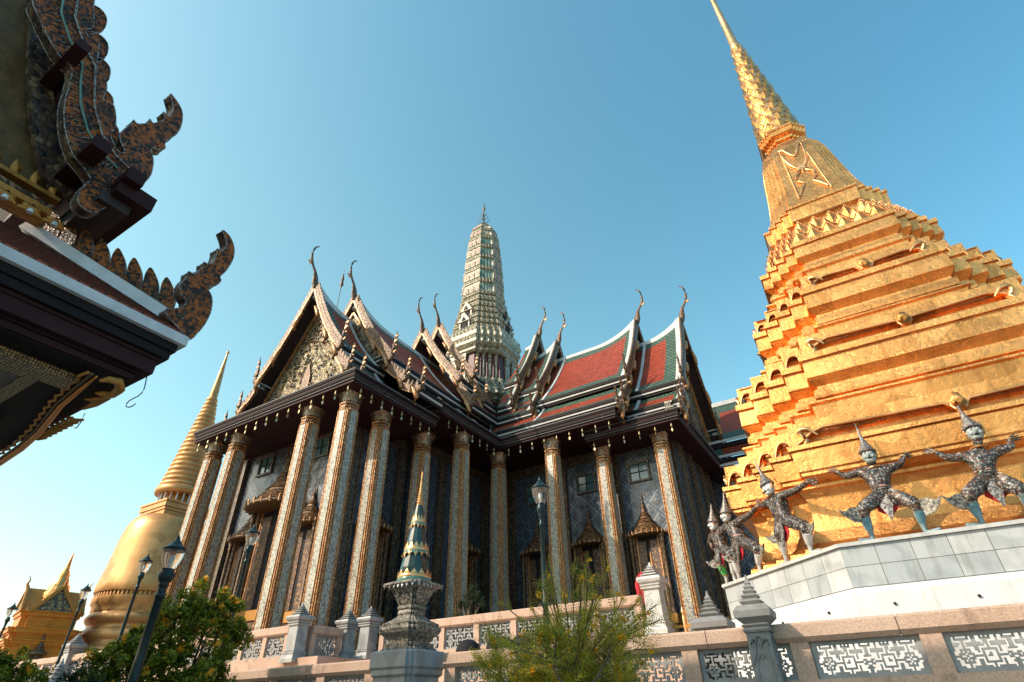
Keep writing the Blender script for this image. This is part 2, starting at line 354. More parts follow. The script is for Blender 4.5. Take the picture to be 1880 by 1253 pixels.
def dup(o, parent=None, loc=None, rz=None, label=None):
    c = o.copy(); COL.objects.link(c)
    if parent: c.parent = parent
    if loc is not None: c.location = loc
    if rz is not None: c.rotation_euler = (0, 0, rz)
    if label: c['label'] = label
    for ch in list(o.children): dup(ch, c)
    return c
def redent(w_, D, n, c=(0, 0)):
    """square of half-depth D with n stepped corners, centre faces of half-width w"""
    e = (D-w_)/n; q = []
    for k in range(n+1):
        q.append((w_+k*e, D-k*e))
        if k < n: q.append((w_+k*e, D-(k+1)*e))
    pts = []
    for r in range(4):   # clockwise quadrants -> order ccw
        a = math.pi/2*r
        seq = list(reversed(q))  # from (D,w) to (w,D)
        for x, y in seq: pts.append((c[0]+x*math.cos(a)-y*math.sin(a), c[1]+x*math.sin(a)+y*math.cos(a)))
    return pts
def offp(poly, d):
    """offset a ccw polygon outwards by d (mitred)"""
    n = len(poly); out = []
    for i in range(n):
        a, b, c = Vector(poly[i-1]), Vector(poly[i]), Vector(poly[(i+1) % n])
        e1 = (b-a).normalized(); e2 = (c-b).normalized()
        n1 = Vector((e1.y, -e1.x)); n2 = Vector((e2.y, -e2.x))
        m = (n1+n2); m = m/(1+n1.dot(n2)) if (1+n1.dot(n2)) > 0.05 else n1
        out.append((b.x+m.x*d, b.y+m.y*d))
    return out
def lerp(a, b, t): return a+(b-a)*t
# ------------------------------------------------------------------ ground and terraces
m = MB(); m.face([(-900, -900, -1.6), (900, -900, -1.6), (900, 900, -1.6), (-900, 900, -1.6)], 'concrete')
tag(m.build('ground'), kind='structure')
m = MB(); m.prism([(-70, 9.32), (60, 9.32), (60, 90), (-70, 90)], -1.59, 0.10, 'sandstone', bot=False)
tag(m.build('lower_terrace'), kind='structure')
m = MB(); m.prism([(-62, 16.15), (-18.7, 16.15), (-18.7, 18.6), (-5.4, 18.6), (-5.4, 60), (-62, 60)], 0.104, 2.0, 'concrete', 'sandstone', bot=False)
tag(m.build('upper_terrace'), kind='structure')
# ------------------------------------------------------------------ balustrades
def lattice(w_, h, mat='lattice_white'):
    m = MB(); t = 0.05; fr = 0.05
    m.box((0, 0, h-fr/2), (w_, 0.075, fr), mat); m.box((0, 0, fr/2), (w_, 0.075, fr), mat)
    m.box((-w_/2+fr/2, 0, h/2), (fr, 0.075, h-2*fr), mat); m.box((w_/2-fr/2, 0, h/2), (fr, 0.075, h-2*fr), mat)
    iw, ih = w_-2*fr, h-2*fr; nx = max(20, int(iw/0.022)); nz = max(12, int(ih/0.022)); cw, ch = iw/nx, ih/nz
    P = ih/1.35; ncell = max(1, round(iw/P)); px = iw/ncell
    def solid(x, z):
        X = (x/px) % 1.0-0.5; zz = (z/P) % 1.0-0.5; par = (int(x/px)+int(z/P)) % 2
        r = math.hypot(X, zz); a = math.atan2(zz, X)
        if par == 0:
            rr = 0.26+0.05*math.cos(6*a)
            if abs(r-rr) < 0.065 or r < 0.07 or abs(r-0.14) < 0.03: return True
            if (abs(X) < 0.07 or abs(zz) < 0.07) and r > rr: return True
            q = max(abs(X), abs(zz)); return q > 0.43 and min(abs(X), abs(zz)) > 0.18
        q = abs(X)+abs(zz); st = max(abs(X), abs(zz)); mn = min(abs(X), abs(zz))
        if st > 0.42 and mn > 0.14: return True
        if 0.22 < st < 0.32 and mn < 0.30: return True
        if mn < 0.06 and 0.3 < st: return True
        return r < 0.09
    for j in range(nz):
        i = 0
        while i < nx:
            if solid((i+0.5)*cw, (j+0.5)*ch):
                k = i
                while k < nx and solid((k+0.5)*cw, (j+0.5)*ch): k += 1
                x0 = -iw/2+i*cw; x1 = -iw/2+k*cw; z0 = fr+j*ch; y0 = -t/2
                q = [(x0, y0, z0), (x1, y0, z0), (x1, y0+t, z0), (x0, y0+t, z0), (x0, y0, z0+ch), (x1, y0, z0+ch), (x1, y0+t, z0+ch), (x0, y0+t, z0+ch)]
                up = lambda s: any(solid(x0+iw/2+cw*(n_+0.5), (j+s+0.5)*ch) is False for n_ in range(k-i)) or not 0 <= j+s < nz
                fs = [(0, 1, 5, 4), (2, 3, 7, 6), (1, 2, 6, 5), (3, 0, 4, 7)]
                if up(1): fs.append((4, 5, 6, 7))
                if up(-1): fs.append((0, 3, 2, 1))
                for f in fs: m.face([q[n_] for n_ in f], mat)
                i = k
            else: i += 1
    return m
def balustrade(label, x0, x1, y, ztop, zbase, pitch, group, th=0.24, depth=0.36, vert=False, joints=2.4, first=None):
    L = x1-x0; t = thing('stone_balustrade', label, 'balustrade', (x0, y, 0) if not vert else (y, x0, 0), 0 if not vert else math.pi/2, group)
    m = MB(); n = max(1, int(L/joints)); b = 0.03
    for k in range(n):      # coping blocks with fine joints and bevelled top
        a, c = k*L/n+0.006, (k+1)*L/n-0.006; d = depth/2
        q = [(-d+b*2, ztop-th), (-d, ztop-th+b*2), (-d, ztop-b), (-d+b, ztop), (d-b, ztop), (d, ztop-b), (d, ztop-th+b*2), (d-b*2, ztop-th)]
        m.loft([[(a, p[0], p[1]) for p in q], [(c, p[0], p[1]) for p in q]], 'sandstone')
    m.box((L/2, 0, ztop-th/2), (L-.05, depth-.10, th-.05), 'sandstone')
    m.build('coping', t)
    m = MB(); m.box((L/2, 0, zbase+0.11), (L, depth*0.95, 0.22), 'sandstone'); m.build('base_rail', t)
    zp0, zp1 = zbase+0.22, ztop-th
    np_ = max(1, round(L/pitch)); pp = L/np_; pw = 0.24
    pm = MB(); pm.box((0, 0, (zp0+zp1)/2), (pw, depth*0.62, zp1-zp0), 'sandstone')
    lm_ = lattice(pp-pw-0.01, zp1-zp0)
    p0 = l0 = None
    for k in range(np_+1):
        x = min(max(k*pp, pw/2), L-pw/2)
        if p0 is None: p0 = pm.build('pier', t, (x, 0, 0))
        else: dup(p0, t, (x, 0, 0))
    for k in range(np_):
        x = (k+0.5)*pp
        if l0 is None: l0 = lm_.build('lattice_panel', t, (x, 0, zp0))
        else: dup(l0, t, (x, 0, zp0))
    return t
GB = 'pink stone balustrades along the terraces'
balustrade('near pink balustrade right of the small green spire, running below the marble plinth', -7.35, 5.0, 9.5, 1.0, 0.10, 1.58, GB)
balustrade('near pink stone balustrade left of the small green spire, passing behind the flowering bush', -26.0, -9.15, 9.5, 1.0, 0.10, 1.58, GB)
balustrade('upper balustrade with pale fretwork left of the stairs, below the tall front porch columns', -46.0, -20.75, 16.4, 3.2, 1.9, 1.5, GB, 0.33)
balustrade('short piece of upper balustrade between the two stone pillars beside the stair gap', 16.75, 18.35, -20.05, 3.2, 1.9, 1.1, GB, 0.33, vert=True)
balustrade('upper balustrade behind the feathery yellow tree, ending at the pale marble pillar', -18.2, -6.75, 18.9, 3.2, 1.9, 1.55, GB, 0.33)
# pillars with stepped pinnacles
def pillar(name, label, x, y, z0, zt, w_, mat, style, group='stone pillars with stepped pinnacles'):
    t = thing(name, label, 'pillar', (x, y, z0), 0, group); H = zt-z0; m = MB(); sh = MB()
    def ring(hw, z): return [(-hw, -hw, z), (hw, -hw, z), (hw, hw, z), (-hw, hw, z)]
    if style == 'marble':
        prof = [(w_*1.35, 0), (w_*1.35, .06*H), (w_*1.12, .12*H), (w_*1.12, .14*H), (w_*1.22, .145*H), (w_*1.22, .165*H), (w_*1.02, .17*H), (w_*1.1, .19*H), (w_, .20*H), (w_*0.94, .60*H)]
        cap = [(w_*1.0, .60*H), (w_*1.2, .61*H), (w_*1.2, .63*H), (w_*1.06, .635*H), (w_*1.25, .655*H), (w_*1.25, .67*H), (w_*1.1, .675*H), (w_*1.4, .70*H), (w_*1.5, .74*H), (w_*1.4, .775*H),
               (w_*.86, .79*H), (w_*.84, .80*H), (w_*1.12, .805*H), (w_*.66, .835*H), (w_*.64, .845*H), (w_*.88, .85*H), (w_*.48, .875*H), (w_*.46, .885*H), (w_*.66, .89*H), (w_*.32, .91*H), (w_*.3, .92*H), (w_*.44, .925*H), (w_*.16, .95*H), (w_*.2, .957*H), (w_*.1, .975*H), (w_*.05, H)]
    else:
        prof = [(w_*1.2, 0), (w_*1.2, .08*H), (w_, .1*H), (w_*0.92, .70*H), (w_*1.04, .70*H)]
        cap = [(w_*1.04, .70*H), (w_*1.12, .712*H), (w_*0.98, .722*H), (w_*1.15, .735*H), (w_*0.95, .742*H), (w_*1.45, .772*H), (w_*1.5, .805*H), (w_*1.12, .835*H),
               (w_*0.72, .838*H), (w_*0.9, .855*H), (w_*0.55, .87*H), (w_*0.7, .885*H), (w_*0.42, .897*H), (w_*0.54, .91*H), (w_*0.3, .92*H), (w_*0.4, .933*H), (w_*0.2, .945*H), (w_*0.26, .952*H), (w_*0.1, .975*H), (w_*0.05, H)]
    sh.loft([ring(a, b) for a, b in prof], mat); m.loft([ring(a, b) for a, b in cap], mat)
    if style == 'carved':
        for s in (1, -1):   # sunken-panel ribs and scrolls on the faces
            for rot in range(4):
                an = rot*math.pi/2; c_, s_ = math.cos(an), math.sin(an)
                def F(x, z): 
                    hw = lerp(w_, w_*0.92, min(1, max(0, (z/H-.1)/.6)))
                    X, Y = x, -hw-0.004; return (X*c_-Y*s_, X*s_+Y*c_, z)
                k = s*w_
                sh.tube([F(k*.62, .12*H), F(k*.62, .52*H), F(k*.5, .56*H), F(k*.16, .60*H), F(0.0, .575*H)], .014, mat, 5)
                sh.tube([F(k*.95, .545*H), F(k*.72, .57*H), F(k*.5, .60*H), F(k*.36, .64*H), F(k*.40, .665*H), F(k*.62, .66*H), F(k*.66, .64*H), F(k*.52, .63*H)], .017, mat, 5)
                sh.tube([F(k*.1, .68*H), F(k*.2, .65*H), F(0, .625*H)], .012, mat, 5)
    sh.build('shaft', t); m.build('pinnacle', t); return t
pillar('stone_pillar', 'dark grey carved stone pillar standing in front of the near pink coping', -1.62, 9.18, -0.9, 1.66, 0.165, 'stone_grey', 'carved')
pillar('stone_pillar', 'grey stepped pinnacle just behind the near coping, left of the marble plinth', -2.42, 9.95, -0.8, 1.63, 0.19, 'stone_grey', 'carved')
pillar('stone_pillar', 'pale marble pillar ending the upper balustrade, in front of the rightmost temple doorway', -6.28, 18.9, 2.0, 4.17, 0.27, 'marble_white', 'marble')
pillar('stone_pillar', 'leftmost of the three marble pillars at the stair gap, sunlit on its left face', -20.25, 16.3, 1.85, 3.98, 0.27, 'marble_grey', 'marble')
pillar('stone_pillar', 'middle one of the three marble pillars at the stair gap, set further back', -20.1, 18.75, 2.0, 4.02, 0.27, 'marble_grey', 'marble')
pillar('stone_pillar', 'rightmost of the three marble pillars at the stair gap, beside the start of the right balustrade', -18.75, 18.7, 2.0, 4.0, 0.27, 'marble_grey', 'marble')
pillar('stone_pillar', 'pale pillar at the far left among the shrubs, below the golden bell tower', -38.6, 16.3, 1.85, 4.25, 0.3, 'marble_grey', 'marble')
pillar('stone_pillar', 'whitish pinnacle at the bottom left, nearest to the dark hedge', -22.7, 9.4, -1.0, 1.78, 0.24, 'marble_grey', 'marble')
# ------------------------------------------------------------------ great golden chedi
CX, CY = 2.25, 16.8
ch = thing('golden_chedi', 'great gilded chedi with stepped square tiers and needle spire filling the right side', 'chedi', (CX, CY, 0), R(1.2))
def rr(D, e, z): return [(x, y, z) for x, y in redent(D-4*e, D, 4)]
# marble plinth: square with 45 degree chamfers
def octp(D, c): return [(-D+c, -D), (D-c, -D), (D, -D+c), (D, D-c), (D-c, D), (-D+c, D), (-D, D-c), (-D, -D+c)]
m = MB(); D, c = 5.28, 2.56
m.prism(octp(D, c), 0, .65, 'marble_white', 'marble_tile', bot=False); m.v = [(x, y, z+1.66) for x, y, z in m.v]
m.prism(octp(D+0.05, c+0.02), 2.31, 2.37, 'marble_white')
m.build('marble_plinth', ch)
m = MB()
D2 = D+0.02
m.loft([[(x, y, z) for x, y in octp(d, c+(d-D)*.58)] for d, z in ((D+.16, 0.10), (D+.16, 1.02), (D+.13, 1.05), (D+.12, 1.55), (D+.09, 1.62), (D-.02, 1.66))], 'white_paint')
o8 = octp(D+.135, c+.08)
for i in (7, 0, 1):    # drain holes in the white band
    a, b = o8[i], o8[(i+1) % 8]; L = math.hypot(b[0]-a[0], b[1]-a[1]); n = max(2, int(L/0.95))
    dx, dy = (b[0]-a[0])/L, (b[1]-a[1])/L
    for k in range(n):
        s_ = (k+0.5)*L/n; px_, py_ = a[0]+dx*s_, a[1]+dy*s_
        m.box((px_, py_, 1.36), (0.035, 0.035, 0.035), 'void_dark', math.atan2(dy, dx))
m.build('white_base', ch)
TI = [(2.37, 4.62, 4.62-3.05), (4.45, 4.76, 1.71), (6.82, 4.05, 1.80), (9.21, 3.10, 1.47), (11.36, 2.38, 1.04), (13.25, 1.82, 0.80)]
# demon storey: concave gilded wall under a broad cornice
def wrinkle_rings(prof): return [rr(D_, e_, z_) for D_, e_, z_ in prof]
e4 = 1.71/4
m = MB()
pf = [(4.56, 2.37), (4.54, 2.5), (4.42, 2.62), (4.30, 2.85), (4.24, 3.2), (4.26, 3.5), (4.34, 3.62), (4.40, 3.66), (4.40, 3.72), (4.52, 3.76), (4.66, 3.84), (4.66, 3.90), (4.70, 3.93), (4.72, 4.32), (4.68, 4.33), (4.68, 4.35), (4.76, 4.36), (4.76, 4.45)]
m.loft([rr(d, e4*(0.72 if z < 3.7 else 1.0), z) for d, z in pf], 'gold_leaf'); m.build('tier', ch)
def skirt(m, a, b, z0, h, hz, long_):
    """arched foot moulding along one outward face a->b, with a rim and curled feet"""
    a, b = Vector((*a, 0)), Vector((*b, 0)); d = (b-a); L = d.length; d.normalize(); nrm = Vector((d.y, -d.x, 0))
    n = 28 if long_ else 8; top = []; bot = []
    for k in range(n+1):
        t_ = k/n; x = t_*L; s_ = min(x, L-x)
        if long_:
            w_ = 0.42; q = min(1, max(0, (s_-0.16)/w_)); y = q**0.45*0.62*h + 0.0
            y -= 0.12*h*min(1, max(0, (s_-.5)/(L/2-.5)))
            if abs(x-L/2) < 0.11: y = 0.12*h
        else:
            q = min(1, max(0, (s_-0.05*L)/(0.28*L))); y = q**0.5*0.62*h
        bot.append(a+d*x+nrm*0.0+Vector((0, 0, z0+y))); top.append(a+d*x+Vector((0, 0, z0+h)))
    for k in range(n):
        m.face([bot[k], bot[k+1], top[k+1], top[k]], 'gold_leaf')
        m.face([bot[k]-nrm*.12, bot[k+1]-nrm*.12, bot[k+1], bot[k]], 'gold_leaf')
    m.tube([p+nrm*0.012 for p in bot], 0.028 if long_ else 0.02, 'gold_smooth', 5)
    if long_:
        for s_ in (0, 1):
            p = (a if s_ == 0 else b); q = d if s_ == 0 else -d
            f = lambda u, v, o=0.06: p+q*u+nrm*o+Vector((0, 0, z0+v*h))
            m.tube([f(.50, .30), f(.36, .62), f(.24, .70), f(.17, .52), f(.24, .34), f(.30, .16), f(.22, .02)], [.02, .04, .05, .05, .045, .06, .03], 'gold_smooth', 6)
        c_ = (a+b)/2; f = lambda u, v, o=0.05: c_+d*u+nrm*o+Vector((0, 0, z0+v*h))
        m.tube([f(0, .0), f(0, .15, .08), f(0, .42, .12), f(0, .65, .08), f(0, .85, .03)], [.06, .11, .12, .08, .01], 'gold_leaf', 8)
        for s_ in (1, -1): m.tube([f(s_*.06, .05, .1), f(s_*.13, .3, .08), f(s_*.09, .6, .06)], [.02, .025, .01], 'gold_smooth', 5)
for i in range(1, 5):
    z0, D0, q0 = TI[i]; z1, D1, q1 = TI[i+1]; h = z1-z0; m = MB(); e0, e1 = q0/4, q1/4
    last = i == 4
    prof = [(0.0, D0-.04), (.012, D0-.06), (.02, D0-.28), (.085, D0-.30), (.09, D0-.24), (.105, D0-.25), (.11, D0-.31), (.18, D0-.34), (.20, D0-.20), (.235, lerp(D0-.2, D1+.0, .5)), (.25, D1+.04), (.30, D1+.01), (.44, D1+.05), (.455, D1+.11), (.475, D1+.10),
            (.48, D1-.14), (.52, D1-.15), (.53, D1-.07), (.56, D1-.06), (.62, D1-.09), (.635, D1-.16), (.66, D1-.16), (.70, D1-.07), (.72, D1-.02), (.735, D1-.05), (.745, D1-.02), (.91, D1-.045), (.915, D1-.08), (.93, D1-.06), (.935, D1), (1.0, D1)]
    if last:
        prof = [(0.0, D0-.06), (.01, D0-.12), (.05, D0-.2), (.10, D0-.22), (.12, D0-.30), (.5, D1+.02), (.54, D1-.06), (.60, D1-.10), (.64, D1-.14), (.68, D1-.05), (.70, D1-.06), (.93, D1-.03), (.94, D1-.05), (.95, D1), (1.0, D1)]
    prof = [(t_, lerp(D0, D1, 0)*0+d) for t_, d in prof]
    m.loft([rr(d, lerp(e0, e1, min(1, t_*1.6)), z0+t_*h) for t_, d in prof], 'gold_leaf')
    if not last:
        sk = redent(D0-.13-4*e0, D0-.13, 4); N = len(sk)
        for k in range(N):
            a, b = sk[k], sk[(k+1) % N]; L = math.hypot(b[0]-a[0], b[1]-a[1])
            skirt(m, a, b, z0+.012, .215*h, 0, L > 1.5)
    else:   # two rows of pointed lotus petals
        for row in range(3):
            zz = z0+h*(.13+.13*row); dd = lerp(D0-.30, D1+.02, (.01+.13*row)/.38); sk = redent(dd-4*e0*.8, dd, 4); N = len(sk)
            for k in range(N):
                a, b = Vector((*sk[k], 0)), Vector((*sk[(k+1) % N], 0)); d = b-a; L = d.length; d.normalize(); nr = Vector((d.y, -d.x, 0))
                cnt = max(1, round(L/.42))
                for j in range(cnt):
                    p = a+d*((j+.5+.0*row)*L/cnt)+Vector((0, 0, zz)); hw = L/cnt*.50; hh = .17*h
                    m.face([p-d*hw+nr*.02, p+nr*.03-Vector((0, 0, hh*.7)), p+nr*.08, ], 'gold_leaf'); m.face([p+nr*.03-Vector((0, 0, hh*.7)), p+d*hw+nr*.02, p+nr*.08], 'gold_leaf')
                    tp = p+Vector((0, 0, hh*1.05))+nr*.03
                    m.face([p-d*hw+nr*.02, p+nr*.08, tp], 'gold_leaf'); m.face([p+nr*.08, p+d*hw+nr*.02, tp], 'gold_leaf')
                    m.tube([p-d*hw+nr*.04, p-Vector((0, 0, hh*.65))+nr*.05, p+d*hw+nr*.04, tp+nr*.02, p-d*hw+nr*.04], .012, 'gold_smooth', 4)
    m.build('tier', ch)
m = MB(); eb = .80/4
bp = [(13.25, 1.70), (13.30, 1.62), (13.45, 1.60), (13.50, 1.52), (13.75, 1.47), (14.4, 1.33), (15.1, 1.23), (15.8, 1.14), (16.4, 1.06), (16.9, .95), (17.15, .82), (17.25, .70)]
m.loft([rr(d, lerp(eb*.85, .09, (z-13.25)/4), z) for z, d in bp], 'gold_leaf')
def bd(z):
    for (a, p), (b, q) in zip(bp, bp[1:]):
        if a <= z <= b: return lerp(p, q, (z-a)/(b-a))
    return bp[-1][1]
for rot in range(4):    # raised scroll ornament on the four main faces
    an = rot*math.pi/2; c_, s_ = math.cos(an), math.sin(an)
    def F(x, z, o=.02):
        X, Y = x, -bd(z)-o; return (X*c_-Y*s_, X*s_+Y*c_, z)
    for s in (1, -1):
        m.tube([F(s*.48, 13.7), F(s*.44, 14.6), F(s*.40, 15.6), F(s*.36, 16.6)], [.03, .03, .03, .03], 'gold_smooth', 5)
        m.tube([F(s*.40, 16.65), F(s*.25, 16.6), F(s*.1, 16.15), F(0, 16.0)], [.02, .05, .05, .03], 'gold_smooth', 5)
        m.tube([F(s*.36, 16.5), F(s*.34, 16.0), F(s*.26, 15.6), F(s*.14, 15.35)], [.02, .05, .05, .03], 'gold_smooth', 5)
        m.tube([F(s*.08, 15.1), F(s*.26, 14.9), F(s*.28, 14.6), F(s*.14, 14.45)], [.03, .05, .05, .03], 'gold_smooth', 5)
        m.tube([F(s*.14, 14.4), F(s*.26, 14.2), F(s*.42, 13.85)], [.03, .045, .03], 'gold_smooth', 5)
    st = [F((.2 if k % 2 else .1)*math.cos(k*math.pi/6), 15.25+(.22 if k % 2 else .1)*math.sin(k*math.pi/6), .03) for k in range(12)]
    m.plate(st, (s_, -c_, 0), .05, 'gold_smooth')
m.build('bell', ch)
m = MB(); en = .45/4
m.loft([rr(d, en*.9, z) for z, d in ((17.2, .62), (17.3, .70), (17.36, .70), (17.40, .60), (17.5, .60), (17.52, .70), (17.6, .72), (17.64, .62), (17.74, .62), (17.8, .78), (17.95, .82), (17.98, .78), (18.0, .84), (18.1, .84))], 'gold_leaf')
m.build('neck_moulding', ch)
m = MB()
def sr(z): return lerp(.76, .19, (z-18.1)/7.1)
m.lathe([(sr(z), z) for z in [18.1+k*.355 for k in range(21)]], 'gold_smooth', 24)
rows = 17
for k in range(rows):
    z = 18.25+k*7.0/rows; h = .46*lerp(1.05, .7, k/rows); r = sr(z); n = max(7, int(13-k*.3))
    for j in range(n):
        a = 2*math.pi*(j+.5*(k % 2))/n; wd = math.pi/n*r*1.05
        U = Vector((math.cos(a), math.sin(a), 0)); T = Vector((-U.y, U.x, 0)); Z = Vector((0, 0, 1))
        b0 = U*(r+.0)+Z*z; tip = U*(sr(z+h)+.07)+Z*(z+h*.95); md = U*(r+.08)+Z*(z+h*.4)
        l_, rt = b0-T*wd+Z*h*.3+U*.01, b0+T*wd+Z*h*.3+U*.01; bt = b0-Z*.02
        for f in ((l_, bt, md), (bt, rt, md), (rt, tip, md), (tip, l_, md)): m.face(f, 'gold_leaf')
m.build('lotus_spire', ch)
m = MB(); m.lathe([(.20, 25.15), (.23, 25.25), (.19, 25.35), (.155, 27), (.115, 29.5), (.075, 32), (.04, 34.5), (.02, 36.5), (.0, 37)], 'gold_smooth', 20); m.build('needle', ch)
# ------------------------------------------------------------------ the tiled temple
T = thing('temple', 'large mosaic temple with red and green tiled roofs, tall columns and pale tower', 'temple', (0, 0, 0))
TX, TY = -27.0, 38.4
# walls of the sanctuary
WP = [(-34.6, 20.8), (-24.2, 20.8), (-24.2, 25.8), (-23.2, 25.8), (-23.2, 34.5), (-8.5, 34.5), (-8.5, 42.3), (-23.2, 42.3), (-23.2, 46), (-34.6, 46)]
m = MB(); m.prism(WP, 2.0, 15.5, 'diamond_tile', bot=False); m.prism(offp(WP, .18), 2.0, 3.6, 'mosaic_brown', bot=False)
m.prism(offp(WP, .10), 14.85, 15.55, 'mosaic_brown'); m.build('wall', T)
def pilaster(m, x, y, nx, ny, w_=.62, d=.22, z0=2.0, z1=15.0):
    # shallow wall pier with two bright corner ribs
    tx, ty = -ny, nx; cx, cy = x+nx*d/2, y+ny*d/2
    m.box((cx, cy, (z0+z1)/2), ((w_ if abs(tx) else d), (w_ if abs(ty) else d), z1-z0), 'mosaic_brown')
    for s in (1, -1):
        px, py = x+nx*(d+.03)+tx*s*w_*.42, y+ny*(d+.03)+ty*s*w_*.42
        m.box((px, py, (z0+z1)/2), (.09, .09, z1-z0-.2), 'mosaic_gold_dim')
pl = [(-34.2, 20.8, 0, -1), (-29.35, 20.8, 0, -1), (-24.55, 20.8, 0, -1), (-24.2, 21.3, 1, 0), (-24.2, 25.2, 1, 0), (-23.2, 28.2, 1, 0), (-23.2, 33.4, 1, 0), (-21.3, 34.5, 0, -1), (-16.9, 34.5, 0, -1), (-12.9, 34.5, 0, -1), (-8.9, 34.5, 0, -1), (-8.5, 35.0, 1, 0), (-8.5, 37.2, 1, 0), (-8.5, 39.8, 1, 0), (-8.5, 41.8, 1, 0)]
p0 = None
for x, y, nx, ny in pl:
    if ny: 
        if p0 is None: m = MB(); pilaster(m, 0, 0, 0, -1, z0=0, z1=12.9); p0 = m.build('pilaster', T, (x, y, 2.0))
        else: dup(p0, T, (x, y, 2.0))
    else: dup(p0, T, (x, y, 2.0), math.pi/2)
# columns
def column_mesh(H, hw=.52):
    """redented shaft: tile-mosaic flats between gold corner ribs, lotus capital; H = height of the ring"""
    m = MB()
    def sec(s, z):
        f, a = .22*s, hw*s; q = [(f, a), (f, a-.05*s), (f+.08*s, a-.05*s), (f+.08*s, a-.13*s), (a-.13*s, a-.13*s)]
        q2 = [(y, x) for x, y in reversed(q[:-1])]; L = q+q2; pts = []
        for r in range(4):
            an = -math.pi/2*r
            for x, y in L: pts.append((x*math.cos(an)-y*math.sin(an), x*math.sin(an)+y*math.cos(an), z))
        return pts
    n = len(sec(1, 0)); 
    def mf(a, b): return 'mosaic_blue_white' if b % 9 == 8 else 'mosaic_gold'
    sh = [sec(1.15, 0), sec(1.15, .5)]; m.loft(sh, 'mosaic_gold', False, None)
    m.grid([sec(1.0, .5), sec(.86, H)], 'mosaic_gold', True, False, None, mf)
    for b in range(4):  # round beaded ribs on the corners
        an = b*math.pi/2+math.pi/4
        for k in (-1, 0, 1):
            r0 = (hw-.09)*1.414-.035*abs(k)*2; x0, y0 = r0*math.cos(an)-k*.10*math.sin(an), r0*math.sin(an)+k*.10*math.cos(an)
            m.tube([(x0, y0, .5), (x0*.86, y0*.86, H)], .038, 'mosaic_gold', 6)
    for z, r_ in ((H+.0, .52), (H+.16, .50), (H+.36, .53)):
        m.loft([sec(r_/hw*.93*s_, z+dz) for s_, dz in ((.93, -.05), (1.0, -.03), (1.02, .03), (.95, .06))], 'mosaic_gold')
    m.loft([sec(.84, H), sec(.84, H+.5)], 'mosaic_brown')
    shaft = m; cp = MB(); zc = H+.42; hc = .72
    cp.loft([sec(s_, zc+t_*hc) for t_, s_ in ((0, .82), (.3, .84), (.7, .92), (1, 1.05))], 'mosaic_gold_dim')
    per = 20
    for row in range(2):   # bristling lotus leaves
        for k in range(per):
            a = 2*math.pi*(k+.5*row)/per; rr_ = hw*(1.0/ max(abs(math.cos(a)), abs(math.sin(a))))*.86; rr_ = min(rr_, hw*1.15)
            U = Vector((math.cos(a), math.sin(a), 0)); Tn = Vector((-U.y, U.x, 0)); w_ = .085
            z0 = zc+.05+.1*row; z1 = zc+hc+.16-.18*row
            pts = [U*(rr_*.94)+Vector((0, 0, z0)), U*(rr_*1.04)+Vector((0, 0, lerp(z0, z1, .6))), U*(rr_*1.36)+Vector((0, 0, z1+.04))]
            for (p, wa), (q, wb) in zip(zip(pts, (w_, w_)), zip(pts[1:], (w_, .01))):
                cp.face([p-Tn*wa, p+Tn*wa, q+Tn*wb, q-Tn*wb], 'mosaic_gold')
                o_ = U*.035
                cp.face([p-Tn*wa*.3+o_, p+Tn*wa*.3+o_, q+Tn*wb*.3+o_, q-Tn*wb*.3+o_], 'mosaic_blue_white')
            cp.tube([pts[2]-U*.03, pts[2]+U*.05+Vector((0, 0, .02))], [.03, .012], 'mosaic_gold', 5)
    return shaft, cp
def place_cols(H, spots, z0=2.0, hw=.52):
    sh, cp = column_mesh(H, hw); first = None
    for x, y in spots:
        if first is None: first = sh.build('column', T, (x, y, z0)); cp.build('capital', first)
        else: dup(first, T, (x, y, z0))
place_cols(11.88, [(-33.75, 18.1), (-31.35, 18.1), (-24.7, 18.1), (-21.6, 18.1), (-21.8, 20.8), (-22.0, 24.8), (-9.0, 33.1), (-13.05, 33.1)])
place_cols(12.52, [(-20.6, 27.1), (-20.4, 31.3), (-16.0, 31.3)])
# entablatures / cornices
def cornice(polys, z, name='cornice'):
    m = MB()
    for z0, z1, o_, mt in ((0, .10, -.05, 'lacquer_purple'), (.102, .20, -.14, 'lacquer_dark'), (.202, .245, -.02, 'lacquer_line'), (.247, .36, -.06, 'lacquer_dark'), (.362, .40, .0, 'lacquer_line'), (.402, .56, .03, 'lacquer_purple'), (.562, .66, .08, 'lacquer_dark'), (.662, .74, .12, 'lacquer_line')):
        m.prism(offp(polys, o_), z+z0, z+z1, mt)
    m.build(name, T)
PF = [(-34.6, 16.95), (-20.25, 16.95), (-20.25, 24.05), (-34.6, 24.05)]
PR_ = [(-13.55, 31.3), (-7.15, 31.3), (-7.15, 45.5), (-13.55, 45.5)]
MN = [(-34.9, 23.7), (-19.6, 23.7), (-19.6, 30.3), (-10.8, 30.3), (-10.8, 46.5), (-34.9, 46.5)]
cornice(PF, 14.9); cornice(PR_, 14.9); cornice(MN, 15.62)
